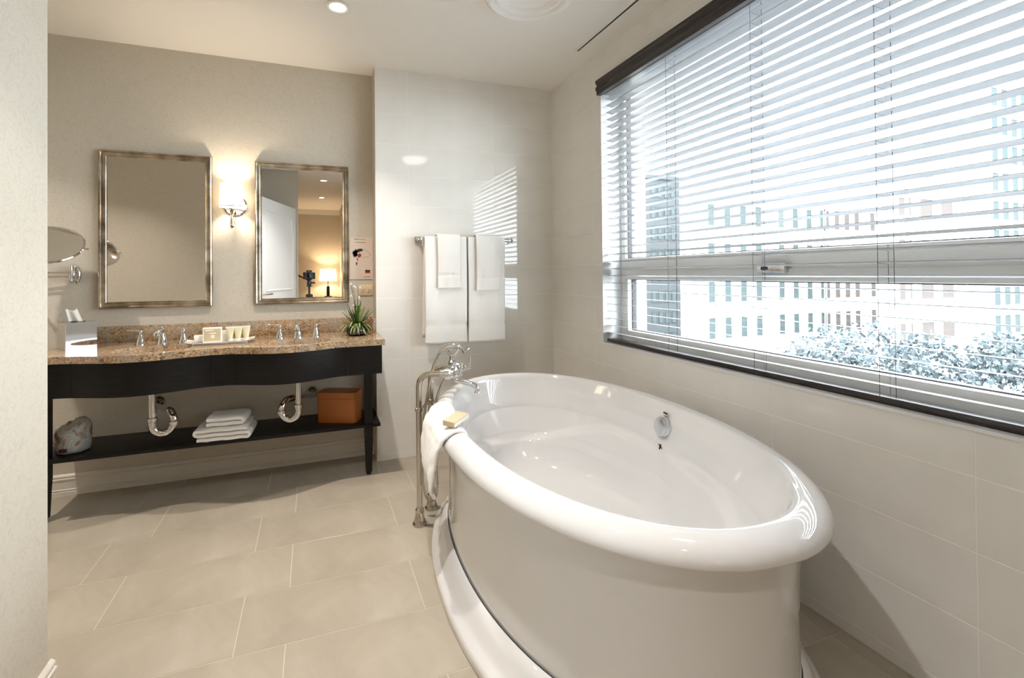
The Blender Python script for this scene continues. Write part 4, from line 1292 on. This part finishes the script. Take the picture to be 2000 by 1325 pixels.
lo2 = [bm.verts.new((0.077 * math.cos(a), 0.077 * math.sin(a), 0.016)) for a in aa]; hi2 = [bm.verts.new((0.077 * math.cos(a), 0.077 * math.sin(a), 0.034)) for a in aa]
for i in range(5):
    bm.faces.new((lo_[i], lo_[i + 1], hi_[i + 1], hi_[i])); bm.faces.new((lo2[i], hi2[i], hi2[i + 1], lo2[i + 1])); bm.faces.new((hi_[i], hi_[i + 1], hi2[i + 1], hi2[i])); bm.faces.new((lo_[i], lo2[i], lo2[i + 1], lo_[i + 1]))
bm_obj('paper_label', bm, 'plum', wr)

# ------------------------------------------------------------------ behind the camera: door, hall table and lamp, the photographer's tripod
hx, hy = -0.215, -0.045
ang = math.atan2(0.985 - hy, -0.545 - hx)
dr = bpy.data.objects.new('door_1', None); COL.objects.link(dr); struct(dr)
dr.location = (hx, hy, 0.008); dr.rotation_euler = (0, 0, ang)
DL, DH, DT = 1.06, 2.07, 0.042
box('leaf', 0, DL, 0.0, DT, 0, DH, 'whitepaint', dr, 0.002)
for (z0, z1) in ((0.20, 0.86), (1.02, 1.93)):
    for y in (-0.0005, DT + 0.0005):
        bm = bmesh.new()
        s = -1 if y < 0 else 1
        x0, x1 = 0.14, DL - 0.14
        rings = []
        for ins_, dy in ((0, 0.0), (0.012, 0.010), (0.03, 0.004), (0.05, 0.004)):
            rings.append([bm.verts.new((x, y + s * dy, z)) for x, z in ((x0 + ins_, z0 + ins_), (x1 - ins_, z0 + ins_), (x1 - ins_, z1 - ins_), (x0 + ins_, z1 - ins_))])
        for p, q in zip(rings, rings[1:]):
            for i in range(4):
                j = (i + 1) % 4
                bm.faces.new((p[i], p[j], q[j], q[i]))
        bm.faces.new(rings[-1])
        bm_obj('raised_panel', bm, 'whitepaint', dr)
for y, s in ((0, -1), (DT, 1)):
    tube('door_handle', smooth_path([(DL - 0.07, y, 1.0), (DL - 0.07, y + s * 0.045, 1.0), (DL - 0.10, y + s * 0.05, 1.0), (DL - 0.19, y + s * 0.05, 1.0)], 5), 0.009, 'nickel', dr, 12)

ht = thing('hall_table', 'dark wooden console table against the far hall wall, seen in the mirror', 'table', (0.05, -3.62, 0.004))
box('table_top', -0.40, 0.40, -0.20, 0.20, 0.735, 0.765, 'darkwood', ht, 0.004)
for sx in (-1, 1):
    for sy in (-1, 1):
        box('leg', sx * 0.37 - 0.022, sx * 0.37 + 0.022, sy * 0.17 - 0.022, sy * 0.17 + 0.022, 0, 0.735, 'darkwood', ht)
box('apron', -0.35, 0.35, -0.175, -0.155, 0.64, 0.735, 'darkwood', ht); box('apron', -0.35, 0.35, 0.155, 0.175, 0.64, 0.735, 'darkwood', ht)
tl = thing('table_lamp', 'lit table lamp with white drum shade on the hall table, seen in the mirror', 'table lamp', (0.275, -3.60, 0.7695))
bm = bmesh.new(); bx(bm, -0.07, 0.07, -0.07, 0.07, 0, 0.02); bx(bm, -0.03, 0.03, -0.03, 0.03, 0.02, 0.22)
bm_obj('base', bm, 'darkwood', tl)
tube('neck', [(0, 0, 0.22), (0, 0, 0.36)], 0.010, 'nickel', tl, 12)
lathe('shade', [(0.170, 0.325), (0.150, 0.565), (0.148, 0.565), (0.168, 0.325), (0.170, 0.325)], 'shade', tl, 40)
l = light('table_lamp_bulb', 'POINT', (0, 0, 0), 22.0, (1.0, 0.72, 0.44), shadow_soft_size=0.04)
l.parent = tl; l.location = (0, 0, 0.44)

tp = thing('camera_tripod', 'black camera on a tripod seen from the front in the right mirror', 'tripod', (-0.05, -0.14, 0.004))
To = Vector((-0.05, -0.14, 0.004))
fw = Vector((F_.x, F_.y, 0)).normalized(); rt = Vector((R_.x, R_.y, 0)).normalized()
C0 = Vector((0, 0, EYE)) - fw * 0.05
def tw_(P): return Vector(P) - To
def obox(bm, c, hx_, hy_, hz_):
    v, _ = bx(bm, -hx_, hx_, -hy_, hy_, -hz_, hz_)
    for q in v:
        q.co = tw_(c + rt * q.co.x + fw * q.co.y + Vector((0, 0, q.co.z)))
bm = bmesh.new()
obox(bm, C0 - fw * 0.11 + Vector((0, 0, -0.005)), 0.068, 0.034, 0.045); obox(bm, C0 - fw * 0.11 + Vector((0, 0, 0.052)), 0.028, 0.026, 0.014); obox(bm, C0 - fw * 0.085 + rt * -0.052 + Vector((0, 0, -0.005)), 0.016, 0.03, 0.042)
bm_obj('camera_body', bm, 'black', tp)
lathe('lens', [(0, 0), (0.036, 0), (0.036, 0.03), (0.038, 0.035), (0.038, 0.06), (0.040, 0.065), (0.040, 0.078), (0.034, 0.078), (0.030, 0.068), (0, 0.062)], 'black', tp, 32, axis_m(tw_(C0 - fw * 0.078), fw))
hc = C0 - fw * 0.11 + Vector((0, 0, -0.05))
lathe('ball_head', [(0, 0), (0.03, 0), (0.034, -0.012), (0.022, -0.018), (0.026, -0.04), (0.028, -0.07), (0.022, -0.085), (0.032, -0.09), (0.032, -0.10), (0, -0.10)], 'darkmetal', tp, 24, Matrix.Translation(tw_(hc)))
tube('head_knob', [tw_(hc + Vector((0, 0, -0.05))), tw_(hc + rt * 0.075 + Vector((0, 0, -0.05)))], [0.008, 0.012], 'black', tp, 12)
hub = hc + Vector((0, 0, -0.22))
tube('centre_column', [tw_(hc + Vector((0, 0, -0.10))), tw_(hub + Vector((0, 0, -0.25)))], 0.014, 'darkmetal', tp, 14)
tube('pan_handle', [tw_(hc + Vector((0, 0, -0.02))), tw_(hc + Vector((-0.21, -0.20, 0.085)))], [0.010, 0.013], 'black', tp, 12)
lathe('leg_hub', [(0, 0.02), (0.04, 0.02), (0.045, 0), (0.04, -0.03), (0, -0.03)], 'black', tp, 20, Matrix.Translation(tw_(hub)))
for k in range(3):
    a = math.radians((75, 315, 235)[k])
    d = Vector((math.cos(a), math.sin(a), 0))
    foot = Vector((hub.x, hub.y, 0.012)) + d * 0.30
    if k == 0: foot = Vector((hub.x, hub.y, 0.012)) + d * 0.30
    lg = tube('leg', [tw_(hub + d * 0.035), tw_((hub + d * 0.035) * 0.5 + foot * 0.5), tw_(foot)], [0.016, 0.0135, 0.011], 'black', tp, 12)

# ------------------------------------------------------------------ outdoors
bm = bmesh.new(); bx(bm, 4.0, 140, -60, 140, -9.2, -9.0)
gr = struct(bm_obj('ground', bm, 'ground'))
def building(name, label, x0, x1, y0, y1, z1, material, wins, rib=None):
    t = thing(name, label, 'building', ((x0 + x1) / 2, y0, -9.0))
    o_ = Vector(((x0 + x1) / 2, y0, -9.0))
    box('walls', x0 - o_.x, x1 - o_.x, 0, y1 - y0, 0, z1 + 9.0, material, t)
    box('cornice', x0 - 0.3 - o_.x, x1 + 0.3 - o_.x, -0.3, y1 - y0, z1 + 9.0, z1 + 9.5, material, t)
    for i, (xa, xb, za, zb, mt) in enumerate(wins):
        f_ = new('window', None, None, t) if False else None
        bm = bmesh.new()
        xa -= o_.x; xb -= o_.x; za += 9; zb += 9
        w_ = 0.08
        bx(bm, xa, xb, -0.10, -0.005, za, za + w_); bx(bm, xa, xb, -0.10, -0.005, zb - w_, zb); bx(bm, xa, xa + w_, -0.10, -0.005, za + w_, zb - w_); bx(bm, xb - w_, xb, -0.10, -0.005, za + w_, zb - w_)
        f_ = bm_obj('window', bm, material, t)
        box('pane', xa + w_, xb - w_, -0.05, -0.006, za + w_, zb - w_, mt, f_)
    return t
# white block with rows of windows
wins = []
for zc_ in (5.9, 2.75, -0.35, -3.3):
    for gx, n_w, mt in ((29.8, 4, 'outglass'), (37.6, 4, 'outglass'), (43.3, 4, 'outglass2'), (49.6, 4, 'outglass2')):
        st = 1.72 if gx < 43 else 1.35
        for k in range(n_w):
            wins.append((gx + k * st, gx + k * st + 0.85, zc_ - 1.0, zc_ + 0.85, mt))
building('apartment_building', 'broad white building with rows of narrow windows seen through the blind', 28.2, 56.5, 30, 31.2, 9.5, 'concrete', wins)
wins = []
for k in range(8):
    zc_ = 11.6 - 2.7 * k
    for i in range(4):
        wins.append((40.6 + i * 1.05, 41.35 + i * 1.05, zc_ - 0.75, zc_ + 0.75, 'outglass'))
    wins.append((45.2, 46.2, zc_ - 1.15, zc_ + 0.95, 'outglass'))
building('office_tower', 'grey tower with a window grid at the left of the window view', 39.8, 46.4, 50, 62, 13.2, 'facade2', wins)
wins = []
for k in range(10):
    zc_ = 14.0 - 2.1 * k
    for i in range(5):
        wins.append((46.6 + i * 1.3, 47.6 + i * 1.3, zc_ - 0.8, zc_ + 0.7, 'outglass'))
building('glass_tower', 'pale tower with many panes at the right edge of the window view', 46.0, 58.0, 20, 21, 15.6, 'facade3', wins)
wins = []
for k in range(4):
    for i in range(3):
        wins.append((37.6 + i * 2.4, 39.2 + i * 2.4, 5.6 - 2.9 * k - 0.7, 5.6 - 2.9 * k + 0.7, 'outglass2'))
building('low_block', 'low pale block between the white building and the right tower', 37.0, 45.5, 21, 21.8, 8.0, 'facade3', wins)
lp = thing('lamp_mast', 'tall thin dark lamp mast standing outside between the buildings', 'lamp post', (33.2, 18.0, -9.0))
tube('mast', [(0, 0, 0), (0, 0, 15.5)], [0.16, 0.09], 'bark', lp, 10)
tube('mast_arm', smooth_path([(0, 0, 15.3), (0.4, -0.2, 15.7), (1.3, -0.6, 15.8)], 4), 0.06, 'bark', lp, 8)

def tree(x, y, h, r, material, label, seed):
    t = thing('tree', label, 'tree', (x, y, -9.0))
    rd = random.Random(seed)
    tube('trunk', [(0, 0, 0), (0.1, 0, h * 0.45), (0.0, 0.1, h * 0.8)], [0.16, 0.11, 0.05], 'bark', t, 8)
    bm = bmesh.new()
    cl = [(rd.uniform(-r, r) * 0.75, rd.uniform(-r, r) * 0.75, h * rd.uniform(0.50, 0.92), r * rd.uniform(0.35, 0.6)) for _ in range(11)]
    for (cx_, cy_, cz_, cr_) in cl:
        for _ in range(420):
            u = Vector((rd.gauss(0, 1), rd.gauss(0, 1), rd.gauss(0, 1))).normalized() * cr_ * rd.uniform(0.6, 1.05)
            c = Vector((cx_, cy_, cz_)) + u * (1 if True else 1)
            n = Vector((rd.gauss(0, 1), rd.gauss(0, 1), rd.gauss(0, 1))).normalized()
            a = n.orthogonal().normalized() * 0.085; b = n.cross(a).normalized() * 0.06
            bm.faces.new([bm.verts.new(c + a), bm.verts.new(c + b), bm.verts.new(c - a), bm.verts.new(c - b)])
    bm_obj('crown', bm, material, t)
TREES = [(13.0, 13.6, 7.9, 1.9, 'foliage', 'bushy tree outside at the left end of the lower pane'),
         (15.8, 12.6, 7.6, 1.9, 'foliage2', 'pale tree outside, second from the left in the lower pane'),
         (17.5, 10.6, 8.1, 2.1, 'foliage', 'dark tree outside behind the middle of the lower pane'),
         (19.0, 8.6, 7.7, 2.0, 'snow', 'white blossoming tree outside right of the middle of the lower pane'),
         (20.0, 7.0, 8.2, 2.2, 'foliage', 'dark tree outside, second from the right in the lower pane'),
         (19.0, 4.6, 7.9, 2.1, 'foliage2', 'pale tree outside at the right end of the lower pane'),
         (14.2, 10.4, 6.6, 1.5, 'snow', 'low white blossoming shrub outside left of the middle')]
for i, (x, y, h, r, mt, lb) in enumerate(TREES):
    tree(x, y, h, r, mt, lb, 20 + i)
